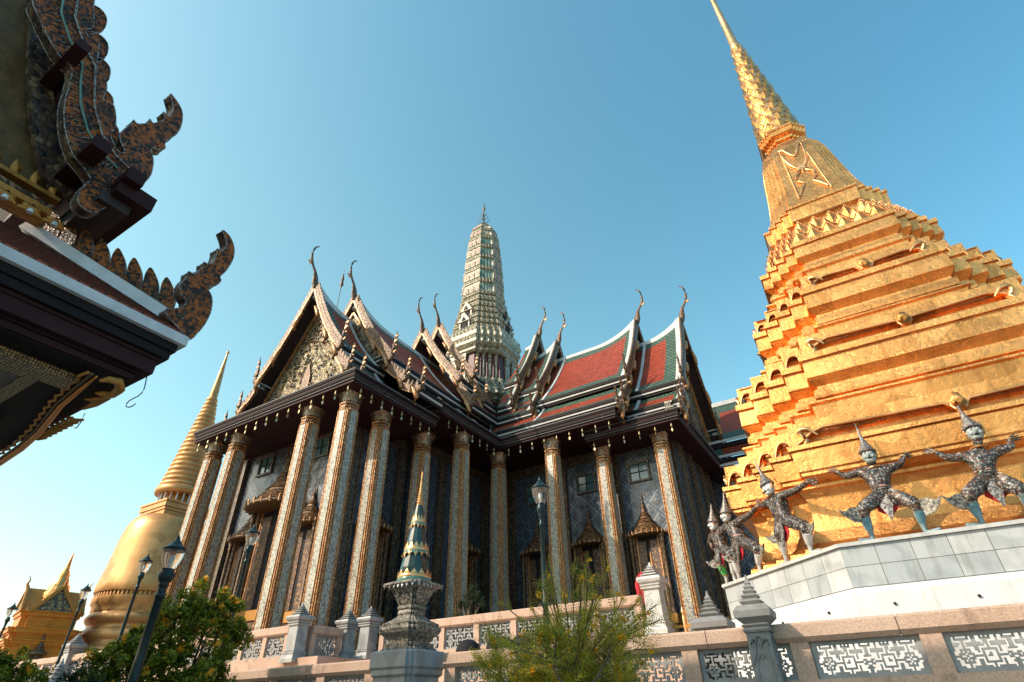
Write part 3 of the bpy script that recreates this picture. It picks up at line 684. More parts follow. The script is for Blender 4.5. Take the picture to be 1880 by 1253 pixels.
# roofs
def FA(u, v, z): return (TX+v, TY-u, z)
def RA(u, v, z): return (TX+u, TY+v, z)
def curve(p0, p1, sag, n=7):
    out = []
    for k in range(n+1):
        t_ = k/n; out.append((lerp(p0[0], p1[0], t_), lerp(p0[1], p1[1], t_)-sag*math.sin(math.pi*t_)*(1-t_*.3)))
    return out
def roof_tier(F, uo, ui, zr, panels, up, nm, sides=(1, -1)):
    """zr ridge height; panels = [(v0,z0,v1,z1),..]; up = upsweep of the ridge at its outer end"""
    U = uo-ui; nu = max(6, int(U/0.8))
    rd = MB()
    for s in sides:
        m = MB()
        for pi, (v0, z0, v1, z1) in enumerate(panels):
            prof = curve((v0, z0), (v1, z1), (.42 if pi == 0 else .12), 9 if pi == 0 else 4); n = len(prof)-1
            us = [ui+U*k/nu for k in range(nu+1)]
            def lift(u, k):
                if pi: return 0
                q = max(0, (u-(uo-4.2))/4.2) if U > 4.4 else max(0, (u-(ui+.1*U))/(.9*U)); return up*(q**2.2)*(1-k/n)**1.5
            rows = [[F(u, s*prof[k][0], prof[k][1]+lift(u, k)) for k in range(n+1)] for u in us]
            ln = [0]
            for k in range(n): ln.append(ln[-1]+math.hypot(prof[k+1][0]-prof[k][0], prof[k+1][1]-prof[k][1]))
            LL = ln[-1]; gb = 1.0 if pi == 0 else .42
            def mf(a, b):
                uc = (us[a]+us[a+1])/2; vc = (ln[b]+ln[b+1])/2
                return 'roof_green' if (uc > uo-gb-.2 or vc < gb*.9 or vc > LL-gb) else 'roof_red'
            m.grid(rows, 'roof_red', False, False, lambda a, b: [(us[a], ln[b]), (us[a], ln[b+1]), (us[a+1], ln[b+1]), (us[a+1], ln[b])], mf)
            m.grid([[Vector(p)-Vector((0, 0, .16)) for p in r_] for r_ in rows], 'soffit_dark', False, False)
            # eave fascia, two thin lines
            a_, b_ = F(ui, s*(v1+.02), z1-.10), F(uo, s*(v1+.02), z1-.10)
            m.bar(a_, b_, .10, .22, 'lacquer_dark'); m.bar(F(ui, s*(v1-.06), z1-.30), F(uo, s*(v1-.06), z1-.30), .10, .14, 'roof_trim'); m.bar(F(ui, s*(v1-.14), z1-.47), F(uo, s*(v1-.14), z1-.47), .1, .18, 'lacquer_dark')
            # verge trim (white band) along the outer edge
            for k in range(n):
                o1, o2 = F(uo-.22, s*prof[k][0], prof[k][1]+lift(uo, k)+.04), F(uo-.22, s*prof[k+1][0], prof[k+1][1]+lift(uo, k+1)+.04)
                m.bar(o1, o2, .36, .12, 'roof_trim', up=(0, 0, 1))
                if nm in 'ab':
                    uw = ui+(.75 if nm == 'a' else 4.15); m.bar(F(uw, s*prof[k][0], prof[k][1]+.04), F(uw, s*prof[k+1][0], prof[k+1][1]+.04), .22, .12, 'roof_trim', up=(0, 0, 1))
        m.build('roof', T)
    # ridge cap with its upswept white tip
    us = [ui+U*k/(nu*2) for k in range(nu*2+1)]; ring = []
    for u in us:
        q = max(0, (u-(uo-4.2))/4.2) if U > 4.4 else max(0, (u-(ui+.1*U))/(.9*U)); z = zr+up*q**2.2; w_ = .13+.16*q**2; dz = .12+.85*q**2
        ring.append([F(u, -w_, z-.05-dz), F(u, -w_*.6, z+.16), F(u, w_*.6, z+.16), F(u, w_, z-.05-dz)])
    rd.loft(ring, 'roof_trim'); rd.build('ridge', T)
    # bargeboards with upright fins, hooks and horn finials
    P1 = curve(panels[0][:2], panels[0][2:], .42, 20)
    bb = MB(); D_ = .18
    def O(v, z, s, o=.0): return F(uo+.10+o, s*v, z)
    hb = up
    for s in sides:
        for pi, (v0, z0, v1, z1) in enumerate(panels[:3]):
            pr = curve((v0, z0), (v1, z1), (.42 if pi == 0 else .12), 22 if pi == 0 else 8)
            pr = [(v, z+(hb*(1-k/22)**1.5 if pi == 0 else 0)) for k, (v, z) in enumerate(pr)]
            for (a, za), (b, zb) in zip(pr, pr[1:]):
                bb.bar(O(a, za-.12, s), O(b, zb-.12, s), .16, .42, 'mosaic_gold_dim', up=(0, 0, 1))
                bb.bar(O(a, za-.36, s, .06), O(b, zb-.36, s, .06), .10, .10, 'mosaic_gold', up=(0, 0, 1))
            seglen = sum(math.hypot(b[0]-a[0], b[1]-a[1]) for a, b in zip(pr, pr[1:])); nf = int(seglen/.34)
            for k in range(1, nf):
                x = k/nf*(len(pr)-1); i = int(x); fr = x-i; v = lerp(pr[i][0], pr[i+1][0], fr); z = lerp(pr[i][1], pr[i+1][1], fr)
                # fin leaning up the slope
                a = O(v-.02, z+.05, s); b = O(v+.24, z-.15, s); c = O(v+.30, z+.22, s); d = O(v+.16, z+.46, s); nv = Vector(F(1, 0, 0))-Vector(F(0, 0, 0))
                bb.plate([a, b, c, d], nv, .10, 'mosaic_gold_dim')
            # wavy underside of the board (hooked brackets)
            for fr in ((.33, .72, 1.0) if pi == 0 else (1.0,)):
                i = min(len(pr)-1, int(fr*(len(pr)-1))); v, z = pr[i]
                bb.tube([O(v-.55, z+.2, s, .1), O(v-.25, z-.25, s, .12), O(v-.05, z-.75, s, .12), O(v-.22, z-1.05, s, .12), O(v-.12, z-1.2, s, .12)], [.10, .16, .14, .09, .05], 'mosaic_gold', 6)
            # horn finial at the lower end
            v, z = pr[-1]; hk = MB(); sc_ = 1.0 if pi == 0 else .82
            pts = [(-.25, -.30), (.10, -.28), (.32, -.05), (.38, .35), (.30, .8), (.36, 1.25), (.44, 1.6), (.40, 1.9)]
            hk.tube([O(v+a*sc_, z+b*sc_, s, .05) for a, b in pts], [.14, .20, .22, .19, .15, .11, .07, .02], 'mosaic_gold_dim', 7, True, .7)
            for a, b in ((.42, .15), (.42, .6), (.44, 1.0), (.46, 1.35)):
                hk.plate([O(v+(a-.15)*sc_, z+(b-.1)*sc_, s, .05), O(v+(a+.16)*sc_, z+(b+.10)*sc_, s, .05), O(v+(a-.12)*sc_, z+(b+.18)*sc_, s, .05)], Vector(F(1, 0, 0))-Vector(F(0, 0, 0)), .1, 'mosaic_gold')
            hk.build('naga_finial', T)
    bb.build('bargeboard', T)
    # chofa: slender bird-like apex horn leaning outwards then curling
    cf = MB(); z = zr+up; pts = [(-.1, -.3), (.08, .1), (.16, .55), (.30, .95), (.58, 1.3), (.84, 1.75), (.92, 2.2), (.88, 2.65), (.74, 3.0), (.52, 3.22), (.36, 3.2)]
    pts = [(.9*a, 1.03*b) for a, b in pts]
    cf.tube([F(uo+.15+a, 0, z+b) for a, b in pts], [.27, .27, .22, .13, .10, .11, .10, .08, .06, .045, .02], 'mosaic_gold_dim', 8, True, .6)
    cf.plate([F(uo+.80, 0, z+1.55), F(uo+1.16, 0, z+1.62), F(uo+.92, 0, z+1.32)], Vector(F(0, 1, 0))-Vector(F(0, 0, 0)), .1, 'mosaic_gold')
    cf.build('chofa', T)
def P1(zr): return [(0, zr, 4.5, 18.9), (4.3, 18.25, 5.7, 16.9), (5.5, 16.5, 6.75, 15.72)]
def P1f(zr): return [(0, zr, 3.8, 18.9), (3.65, 18.4, 4.9, 16.95), (4.75, 16.55, 6.0, 15.75)]
def P2(zr): return [(0, zr, 5.0, 20.2), (4.8, 19.5, 6.5, 17.8), (6.25, 17.3, 7.75, 16.45)]
def P2f(zr): return [(0, zr, 4.6, 19.6), (4.4, 19.0, 6.1, 17.5), (5.9, 17.1, 7.4, 16.4)]
def P3(zr): return [(0, zr, 4.2, 22.0), (4.1, 21.5, 5.5, 19.4)]
def P4(zr): return [(0, zr, 4.0, 23.4), (3.9, 22.9, 5.1, 20.7)]
UI = 5.2
roof_tier(FA, 20.4, 16.5, 24.3, P1f(24.3), 1.1, 'a'); roof_tier(FA, 16.9, UI, 25.5, P2f(25.5), 1.2, 'b')
roof_tier(FA, 9.0, UI, 27.2, P3(27.2), 1.1, 'c'); roof_tier(FA, 6.9, UI, 29.0, P4(29.0), 1.2, 'd')
roof_tier(RA, 20.0, 16.0, 25.6, P1(25.6), 1.3, 'a'); roof_tier(RA, 16.3, UI, 26.8, P2(26.8), 1.4, 'b')
roof_tier(RA, 8.6, UI, 27.8, P3(27.8), 1.1, 'c'); roof_tier(RA, 6.6, UI, 29.3, P4(29.3), 1.2, 'd')
def pediment(F, u, zr, hw, zb, zc):
    m = MB(); nv = Vector(F(1, 0, 0))-Vector(F(0, 0, 0))
    m.plate([F(u, -hw*.80, zb+1.15), F(u, hw*.80, zb+1.15), F(u, 0, zr-.4)], nv, .3, 'pediment_mosaic')
    m.bar(F(u+.12, -hw, zb+1.0), F(u+.12, hw, zb+1.0), .5, .12, 'mosaic_tower'); m.bar(F(u+.05, -hw, zb+.8), F(u+.05, hw, zb+.8), .4, .22, 'mosaic_brown'); m.bar(F(u+.15, -hw, zb+.62), F(u+.15, hw, zb+.62), .5, .10, 'mosaic_tower')
    m.plate([F(u, -hw*1.10, zb-.05), F(u, hw*1.10, zb-.05), F(u, hw*1.0, zb+.60), F(u, -hw*1.0, zb+.60)], nv, .3, 'pediment_mosaic')
    for s in (1, -1): m.bar(F(u+.22, s*hw*.84, zb+1.1), F(u+.22, s*.02, zr-.1), .16, .16, 'mosaic_gold')
    # central niche and scroll bosses
    m.plate([F(u+.22, -.35, zb+1.6), F(u+.22, .35, zb+1.6), F(u+.22, .35, zb+2.6), F(u+.22, 0, zb+3.6), F(u+.22, -.35, zb+2.6)], nv, .12, 'mosaic_gold_dim')
    rng = random.Random(3)
    for k in range(170):
        t_ = rng.random(); v = (rng.random()*2-1); zz = zb+1.2+t_*(zr-zb-2.4); v *= hw*.74*(1-t_)
        r_ = .12+.1*rng.random(); a = rng.random()*6.28
        p = Vector(F(u+.2, v, zz)); A = Vector(F(0, math.cos(a), math.sin(a)))-Vector(F(0, 0, 0)); 
        m.tube([p-A*r_, p+nv*.05, p+A*r_*.7+Vector((0, 0, .1))], [.03, .06, .02], ('pediment_mosaic', 'mosaic_gold_dim')[k % 2], 5)
    for k in range(90):
        v = (rng.random()*2-1)*hw*1.02; zz = zb+rng.random()*.5; p = Vector(F(u+.2, v, zz)); a = rng.random()*6.28
        A = Vector(F(0, math.cos(a), math.sin(a)))-Vector(F(0, 0, 0)); m.tube([p-A*.16, p+nv*.05, p+A*.12], [.03, .06, .02], 'mosaic_gold_dim', 5)
    m.build('pediment', T)
pediment(FA, 19.35, 24.4, 5.2, 15.7, 0); pediment(RA, 19.0, 25.9, 5.9, 15.8, 0)
pediment(FA, 16.6, 25.3, 4.2, 19.0, 0)
# small roof shoulders at the sides of the porches (rounded white eave ends)
# windows
def window(x, y, z, w_=1.35, h=1.25, nx=0):
    f = MB(); fw = .12
    for dx, dz, sx, sz in ((0, h/2, w_+2*fw, fw), (0, -h/2, w_+2*fw, fw), (w_/2, 0, fw, h-fw), (-w_/2, 0, fw, h-fw)): f.box((dx, -.06, dz), (sx, .14, sz), 'mosaic_brown')
    f.box((0, -.05, 0), (.045, .06, h-.14), 'lacquer_dark'); f.box((0, -.05, 0), (w_-.14, .055, .045), 'lacquer_dark')
    o = f.build('window', T, (x, y, z)); p = MB(); p.box((0, -.012, 0), (w_-.12, .02, h-.12), 'glass_window'); p.build('pane', o); return o
w0 = window(-15.1, 34.5, 13.35)
for x in (-11.2, -19.3): dup(w0, T, (x, 34.5, 13.35))
for x in (-32.0, -26.7): dup(w0, T, (x, 20.8, 14.05))
for y in (23.2, 31.0): dup(w0, T, (-24.2 if y < 25 else -23.2, y, 13.6), math.pi/2)
# doorways with spired crowns
def door(x, y, zb, w_, h, crown, rz=0.0, leaf_mat='scarlet_gold'):
    fr = MB()
    fr.box((0, -.12, h/2), (w_*.82, .08, h), 'void_dark'); 
    for s in (1, -1):
        fr.box((s*w_*.24, -.18, h*.48), (w_*.30, .06, h*.92), leaf_mat)
        for k, dx in enumerate((.50, .60)):
            fr.lathe([(.16, 0), (.16, .3), (.11, .4), (.11, h-.5), (.15, h-.4), (.12, h-.3), (.17, h-.1), (.17, h)], 'mosaic_gold_dim', 8, (s*w_*dx, -.28-.16*k))
        fr.box((s*w_*.43, -.16, h/2), (.16, .14, h), 'mosaic_gold')
    fr.box((0, -.35, -.25), (w_*1.45, .8, .5), 'ochre_gilt'); fr.box((0, -.30, -.8), (w_*1.3, .7, .6), 'mosaic_gold_dim'); fr.box((0, -.4, -1.2), (w_*1.5, .9, .25), 'ochre_gilt')
    o = fr.build('door', T, (x, y, zb), rz)
    c = MB(); n = 24; wv = w_*.72; pr = [(1.0, 0), (1.10, .03), (1.10, .07), (.96, .10), (.98, .13), (.86, .19), (.88, .22), (.76, .28), (.78, .31), (.66, .37), (.68, .40), (.56, .45), (.52, .5), (.56, .53), (.44, .58), (.46, .61), (.36, .67), (.38, .70), (.29, .76), (.26, .82), (.30, .85), (.20, .92), (.22, .95), (.15, 1.02), (.12, 1.15), (.15, 1.18), (.09, 1.25), (.11, 1.28), (.06, 1.36), (.08, 1.4), (.035, 1.5), (.015, 1.9), (0, 2.0)]
    rows = [[(wv*r*math.cos(2*math.pi*k/n), -.1+(-abs(math.sin(2*math.pi*k/n)) if math.sin(2*math.pi*k/n) < 0 else math.sin(2*math.pi*k/n)*.1)*wv*r*.75, h+zz*crown) for k in range(n)] for r, zz in pr]
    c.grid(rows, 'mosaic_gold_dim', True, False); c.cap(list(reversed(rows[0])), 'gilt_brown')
    for a_ in range(13):      # upright leaf tips round the eave
        an = math.pi*(1+a_/12); cx_, cy_ = wv*1.05*math.cos(an), -.1+math.sin(an)*wv*.79; c.tube([(cx_, cy_, h+.0*crown), (cx_*1.03, cy_*1.03, h+.09*crown), (cx_*1.04, cy_*1.04, h+.2*crown)], [.05*w_/1.7, .05*w_/1.7, .008], 'mosaic_gold', 5)
    c.build('crown', o); return o
d0 = door(-31.9, 20.8, 4.6, 1.7, 4.5, 1.5); dup(d0, T, (-26.5, 20.8, 4.6))
door(-29.3, 20.6, 4.9, 2.9, 5.6, 2.3)
for x in (-11.3, -15.2, -19.2): dup(d0, T, (x, 34.5, 4.6))
dup(d0, T, (-24.2, 23.3, 4.6), math.pi/2); dup(d0, T, (-23.2, 31, 4.6), math.pi/2); dup(d0, T, (-8.5, 38.4, 4.6), math.pi/2)
# ------------------------------------------------------------------ crossing tower
tw = MB(); 
def rp(D, e, z, c=(TX, TY)): return [(x, y, z) for x, y in redent(D-4*e, D, 4, c)]
tw.loft([rp(3.5, .5, 17.0), rp(3.45, .5, 24.0)], 'maroon_panel')
tower = tw.build('tower', T)
def tower_part(name, rings, mat, extra=None):
    m = MB(); m.loft(rings, mat)
    if extra: extra(m)
    return m.build(name, tower)
def petals(m, D, e, z, h, step, mat, out=.06):
    sk = redent(D-4*e, D, 4, (TX, TY)); N = len(sk)
    for k in range(N):
        a, b = Vector((*sk[k], 0)), Vector((*sk[(k+1) % N], 0)); d = b-a; L = d.length; d.normalize(); nr = Vector((d.y, -d.x, 0)); cnt = max(1, round(L/step))
        for j in range(cnt):
            p = a+d*((j+.5)*L/cnt)+nr*.01; hw = L/cnt*.42; Z = Vector((0, 0, 1))
            q = [p-d*hw+Z*z, p+d*hw+Z*z, p+d*hw*.9+Z*(z+h*.55), p+Z*(z+h), p-d*hw*.9+Z*(z+h*.55)]; c_ = p+nr*out+Z*(z+h*.45)
            for i in range(5): m.face([q[i], q[(i+1) % 5], c_], mat)
def pilas(m, D, e, z0, z1, mat):
    for x, y in redent(D-4*e, D, 4, (TX, TY))[::2]+[(TX+D, TY), (TX-D, TY), (TX, TY+D), (TX, TY-D)]:
        m.box((x, y, (z0+z1)/2), (.56, .56, z1-z0), mat, 0); m.box((x, y, z1-.3), (.66, .66, .5), mat, 0); m.box((x, y, z1-.9), (.62, .62, .12), mat, 0)
m = MB(); pilas(m, 3.35, .5, 17, 23.3, 'mosaic_tower')
m.loft([rp(D_, .5, z) for D_, z in ((3.6, 23.3), (3.85, 23.5), (3.85, 23.65), (3.75, 23.7), (4.1, 23.95), (4.1, 24.2), (3.7, 24.3), (3.6, 25.1), (3.2, 25.3), (3.1, 26.2))], 'mosaic_tower')
petals(m, 4.05, .5, 24.2, .6, .5, 'mosaic_tower', .1); petals(m, 3.6, .5, 25.0, .6, .5, 'mosaic_tower', .1); petals(m, 3.15, .46, 25.7, .6, .5, 'mosaic_tower', .1); m.build('lower_storey', tower)
m = MB(); m.loft([rp(2.95, .44, 25.5), rp(2.9, .44, 29.4)], 'maroon_panel'); pilas(m, 2.85, .44, 25.5, 29.1, 'mosaic_tower')
m.loft([rp(D_, .44, z) for D_, z in ((3.1, 28.9), (3.3, 29.1), (3.3, 29.3), (3.15, 29.35), (3.55, 29.8), (3.55, 30.1), (3.35, 30.15), (3.6, 30.6), (3.6, 31.0), (3.1, 31.3))], 'mosaic_tower')
petals(m, 3.55, .44, 31.0, .7, .45, 'mosaic_tower', .08); petals(m, 3.5, .44, 30.1, .5, .45, 'mosaic_tower', .08); m.build('drum', tower)
zs = [31.2, 32.0, 32.8, 33.6, 34.5, 35.4, 36.3, 37.2]; ds = [3.12, 3.0, 2.88, 2.68, 2.5, 2.38, 2.24, 2.15]
for i in range(7):
    m = MB(); D0, D1, z0, z1 = ds[i], ds[i+1], zs[i], zs[i+1]; e = D0*.125
    m.loft([rp(d, e, z) for d, z in ((D0-.15, z0), (D0-.2, lerp(z0, z1, .62)), (D0-.02, lerp(z0, z1, .72)), (D0+.02, lerp(z0, z1, .86)), (D1-.1, z1))], 'mosaic_tower')
    petals(m, D0-.14, e, z0+.02, (z1-z0)*.62, .42, 'mosaic_tower', .12); petals(m, D0-.0, e, lerp(z0, z1, .84), .42, .4, 'mosaic_tower', .1)
    if i in (1, 3):      # gabled niches on the four faces
        for r in range(4):
            a = r*math.pi/2; c_, s_ = math.cos(a), math.sin(a)
            F = lambda x, y, z: (TX+x*c_-y*s_, TY+x*s_+y*c_, z)
            nv = (s_, -c_, 0)
            m.plate([F(-.30, -D0-.12, z0), F(.30, -D0-.12, z0), F(.30, -D0-.12, z0+.8), F(-.30, -D0-.12, z0+.8)], nv, .1, 'void_dark')
            m.plate([F(-.75, -D0-.22, z0+.85), F(.75, -D0-.22, z0+.85), F(0, -D0-.22, z0+2.0)], nv, .14, 'mosaic_tower')
            m.plate([F(-.26, -D0-.31, z0+.95), F(.26, -D0-.31, z0+.95), F(0, -D0-.31, z0+1.45)], nv, .06, 'void_dark')
            for s in (1, -1):
                m.box(F(s*.55, -D0-.1, z0+.42), (.16, .16, .85), 'mosaic_tower')
                m.tube([F(s*.78, -D0-.22, z0+.8), F(s*.98, -D0-.24, z0+1.0), F(s*.94, -D0-.24, z0+1.3)], [.07, .06, .01], 'mosaic_gold_dim', 5)
            m.tube([F(0, -D0-.22, z0+1.9), F(0, -D0-.3, z0+2.25)], [.07, .01], 'mosaic_gold', 5)
    m.build('storey', tower)
zs = [37.2, 39.2, 41.1, 42.9, 44.6, 46.2, 47.6, 48.7]; ds = [2.12, 2.08, 2.0, 1.90, 1.78, 1.64, 1.44, 1.02]
for i in range(7):
    m = MB(); D0, D1, z0, z1 = ds[i], ds[i+1], zs[i], zs[i+1]; e = D0*.12; h = z1-z0
    m.loft([rp(d, e, z) for d, z in ((D0-.10, z0), (D1-.06, z0+h*.70), (D1+.04, z0+h*.74), (D1+.07, z0+h*.80), (D1+.0, z0+h*.84), (D1+.05, z0+h*.93), (D1-.10, z1))], 'mosaic_tower')
    for r in range(4):
        a = r*math.pi/2; c_, s_ = math.cos(a), math.sin(a); F = lambda x, y, z: (TX+x*c_-y*s_, TY+x*s_+y*c_, z); nv = Vector((s_, -c_, 0)); wm = D0-4*e
        cnt = 3
        for j in range(cnt):
            x = (j-(cnt-1)/2)*wm*.66; hw = wm*.27
            arch = [F(x+hw*math.cos(t_*math.pi/8), -D0+.0+(D0-D1)*.5, z0+h*.30+math.sin(t_*math.pi/8)*h*.30) for t_ in range(9)]+[F(x-hw, -D0+.02, z0+h*.04), F(x+hw, -D0+.02, z0+h*.04)]
            m.plate(arch, nv, .16, 'mosaic_tower'); arch2 = [Vector(p)*1 for p in arch]; c0 = sum((Vector(p) for p in arch), Vector())/len(arch)
            m.plate([c0+(p-c0)*.62+nv*.06 for p in arch2], nv, .10, 'pink_plaster')
    sk = redent(D0-.06-4*e, D0-.06, 4, (TX, TY)); N = len(sk)
    for k in range(N):   # slender green-glazed flutes on the redented corners
        a, b = Vector((*sk[k], 0)), Vector((*sk[(k+1) % N], 0)); d = b-a; L = d.length
        if L > 1.0: continue
        d.normalize(); nr = Vector((d.y, -d.x, 0)); c_ = (a+b)/2; q = c_*1; inn = (Vector((TX, TY, 0))-c_).normalized()*(D0-D1)*.7
        m.plate([c_-d*L*.3+nr*.02+Vector((0, 0, z0+.05*h)), c_+d*L*.3+nr*.02+Vector((0, 0, z0+.05*h)), c_+d*L*.3+nr*.02+inn+Vector((0, 0, z0+.5*h)), c_+nr*.02+inn+Vector((0, 0, z0+.66*h)), c_-d*L*.3+nr*.02+inn+Vector((0, 0, z0+.5*h))], nr, .05, 'teal_glaze' if i < 5 else 'mosaic_tower')
    petals(m, D1+.05, e, z0+h*.82, h*.2, .3, 'mosaic_tower', .06); m.build('storey', tower)
m = MB(); m.lathe([(1.05, 48.5), (.85, 49.0), (.5, 49.4), (.12, 49.7), (.06, 50), (.05, 52.0), (.14, 52.2), (.17, 52.45), (.07, 52.8), (.02, 53.5), (0, 53.6)], 'mosaic_gold_dim', 12, (TX, TY))
for k in range(3):
    for j in range(4):
        a = j*math.pi/2+.4; U = Vector((math.cos(a), math.sin(a), 0)); z = 49.9+k*.6; r = .8-.2*k; o = Vector((TX, TY, 0))
        m.tube([o+Vector((0, 0, z)), o+U*r*.6+Vector((0, 0, z+.12)), o+U*r+Vector((0, 0, z+.65))], [.045, .04, .015], 'mosaic_gold_dim', 5)
m.build('trident_finial', tower)
m = MB(); m.tube([(-27.3, 20.2, 24.6), (-27.3, 20.2, 27.0)], .03, 'mosaic_brown', 5); m.lathe([(.03, 26.9), (.16, 27.2), (.08, 27.5), (.12, 27.7), (.02, 28.3), (0, 28.9)], 'mosaic_gold_dim', 8, (-27.3, 20.2)); m.build('lightning_rod', T)
# wind bells under the eaves
bm_ = MB(); bm_.tube([(0, 0, 0), (0, 0, -.12)], .008, 'bell_brass', 4); bm_.lathe([(.015, -.10), (.035, -.15), (.045, -.27), (.072, -.35), (.068, -.35), (0, -.32)], 'bell_brass', 10)
lf = MB(); lf.tube([(0, 0, -.33), (0, 0, -.44)], .006, 'bell_brass', 4); lf.plate([(0, 0, -.42), (.06, 0, -.53), (.045, 0, -.61), (0, 0, -.68), (-.045, 0, -.61), (-.06, 0, -.53)], (0, 1, 0), .012, 'bell_brass')
ORD = 'first second third fourth fifth sixth seventh eighth ninth tenth eleventh twelfth thirteenth fourteenth fifteenth'.split()
def bells(pts, label, grp):
    f = None
    for k, (x, y, z) in enumerate(pts):
        lb = label % ORD[k]
        if f is None: f = tag(bm_.build('wind_bell', None, (x, y, z)), lb, 'bell', grp); lf.build('clapper', f)
        else: dup(f, None, (x, y, z), .35*(k % 5), lb)
rb = lambda a, b, n, z: [(lerp(a[0], b[0], (k+.5)/n), lerp(a[1], b[1], (k+.5)/n), z) for k in range(n)]
bells(rb((-34.6, 17.12), (-20.3, 17.12), 15, 14.92), '%s brass wind bell from the left under the long front porch cornice', 'wind bells under the front porch cornice')
bells(rb((-20.42, 17.3), (-20.42, 23.9), 8, 14.92), '%s brass wind bell from the front corner along the shaded side of the porch', 'wind bells on the side of the front porch')
bells(rb((-19.8, 24.2), (-19.8, 30.2), 7, 15.64), '%s brass wind bell from the left under the main cornice left of the inner corner', 'wind bells left of the inner corner')
bells(rb((-19.5, 30.5), (-10.9, 30.5), 9, 15.64), '%s brass wind bell to the right of the inner corner, under the main cornice', 'wind bells right of the inner corner')
bells(rb((-13.5, 31.5), (-7.2, 31.5), 6, 14.92), '%s brass wind bell from the left under the right porch cornice', 'wind bells under the right porch cornice')
# ------------------------------------------------------------------ lower hall joined on the right
Hh = thing('side_hall', 'dark low tiled hall between the temple and the golden chedi', 'hall', (0, 0, 0))
m = MB(); m.prism([(-15, 43.5), (14, 43.5), (14, 52), (-15, 52)], 2.0, 14.9, 'diamond_tile', bot=False); m.build('wall', Hh)
for (y0, z0, y1, z1) in ((47.0, 22.6, 42.9, 17.7), (43.1, 17.1, 42.2, 16.2), (42.4, 15.9, 41.6, 15.3)):
    m = MB(); L = math.hypot(y1-y0, z1-z0)
    us = [-8.0+k*1.0 for k in range(23)]; n = 5
    rows = [[(u, lerp(y0, y1, k/n), lerp(z0, z1, k/n)-.25*math.sin(math.pi*k/n)) for k in range(n+1)] for u in us]
    m.grid(rows, 'roof_red', False, False, lambda a, b: [(us[a], L*b/n), (us[a], L*(b+1)/n), (us[a+1], L*(b+1)/n), (us[a+1], L*b/n)], lambda a, b: 'roof_green' if (a < 1 or b in (0, n-1) and L > 3) else 'roof_red')
    m.bar((-8, y1, z1-.12), (14, y1, z1-.12), .12, .2, 'roof_trim'); m.bar((-8, y1+.1, z1-.45), (14, y1+.1, z1-.45), .12, .35, 'lacquer_dark')
    for k in range(n): m.bar(Vector(rows[0][k])+Vector((0, 0, .06)), Vector(rows[0][k+1])+Vector((0, 0, .06)), .3, .2, 'roof_trim')
    m.build('roof', Hh)
m = MB(); m.bar((-8, 47, 22.65), (14, 47, 22.65), .35, .4, 'roof_trim'); m.build('ridge', Hh)
m = MB(); m.prism([(-8.0, 41.9), (14, 41.9), (14, 52.2), (-8.0, 52.2)], 14.5, 14.8, 'lacquer_dark'); m.build('cornice', Hh)
bells(rb((-7.6, 42.1), (2, 42.1), 9, 14.5), '%s brass wind bell from the left under the eave of the dark side hall', 'wind bells under the side hall')
# ------------------------------------------------------------------ bell-shaped golden chedi, far left
bx, by = -0.8949*62, 0.4462*62
BC = thing('bell_chedi', 'smooth golden bell-shaped chedi with ringed spire rising behind the left columns', 'chedi', (bx, by, 0))
m = MB(); tor = []
def torus(z0, z1, r, b): return [(r+b*math.sin(math.pi*k/8)-.0, lerp(z0, z1, k/8)) for k in range(9)]
pf = [(6.2, -1.4), (6.2, 0), (5.6, .6), (5.2, 1.6), (4.8, 2.6), (4.5, 3.6), (4.35, 4.2)]+torus(4.25, 5.2, 4.0, .30)+[(3.85, 5.25), (3.82, 5.5)]+torus(5.55, 6.5, 3.75, .28)+[(3.68, 6.55), (3.66, 6.8)]+torus(6.85, 7.7, 3.72, .26)+[(3.75, 7.75), (3.80, 7.9), (3.78, 8.2), (3.95, 8.35), (3.98, 8.9)]
m.lathe(pf, 'gold_bell', 64); m.build('base_ring', BC)
m = MB(); m.lathe([(3.80, 8.9), (3.78, 9.25), (3.8, 9.3)], 'gold_dark', 64)
for k in range(72):
    a = 2*math.pi*k/72; m.box((3.86*math.cos(a), 3.86*math.sin(a), 9.08), (.14, .16, .30), 'gold_bell', a, .7)
m.build('petal_band', BC)
m = MB(); m.lathe([(4.0, 9.25), (4.06, 9.35), (4.05, 9.9), (3.98, 10.4), (3.86, 11.2), (3.76, 12.2), (3.66, 13.4), (3.56, 14.3), (3.44, 15.0), (3.2, 15.55), (2.85, 15.9), (2.3, 16.1), (1.6, 16.2)], 'gold_bell', 64); m.build('bell', BC)
m = MB()
for d, z0, z1 in ((2.0, 15.75, 16.35), (2.12, 16.352, 16.55), (2.05, 16.552, 16.62), (2.2, 16.622, 17.0), (2.12, 17.002, 17.1), (2.24, 17.102, 17.3)): m.prism([(-d, -d), (d, -d), (d, d), (-d, d)], z0, z1, 'gold_bell')
m.build('throne', BC)
m = MB(); m.lathe([(1.2, 17.28), (1.2, 18.5)], 'gold_dark', 24)
for k in range(20):
    a = 2*math.pi*k/20; m.lathe([(.09, 17.3), (.08, 18.4)], 'marble_white', 8, (1.75*math.cos(a), 1.75*math.sin(a)))
m.build('colonnade', BC)
m = MB(); pf = [(2.0, 18.3), (2.25, 18.35), (2.3, 18.7), (2.22, 19.0)]
for k in range(20):
    t_ = k/20; z = 19.0+10.4*t_; h = 10.4/20; r = lerp(2.1, .46, t_**.93); pf += [(r-.16, z), (r-.02, z+h*.18), (r+.04, z+h*.45), (r-.02, z+h*.72), (r-.17, z+h*.92)]
m.lathe(pf, 'gold_bell', 40); m.build('ringed_spire', BC)
m = MB(); m.lathe([(.40, 29.3), (.42, 29.8), (.26, 32.5), (.10, 35.0), (.08, 35.1), (.16, 35.3), (.16, 35.45), (.05, 35.6), (0, 35.7)], 'gold_bell', 20); m.build('needle', BC)
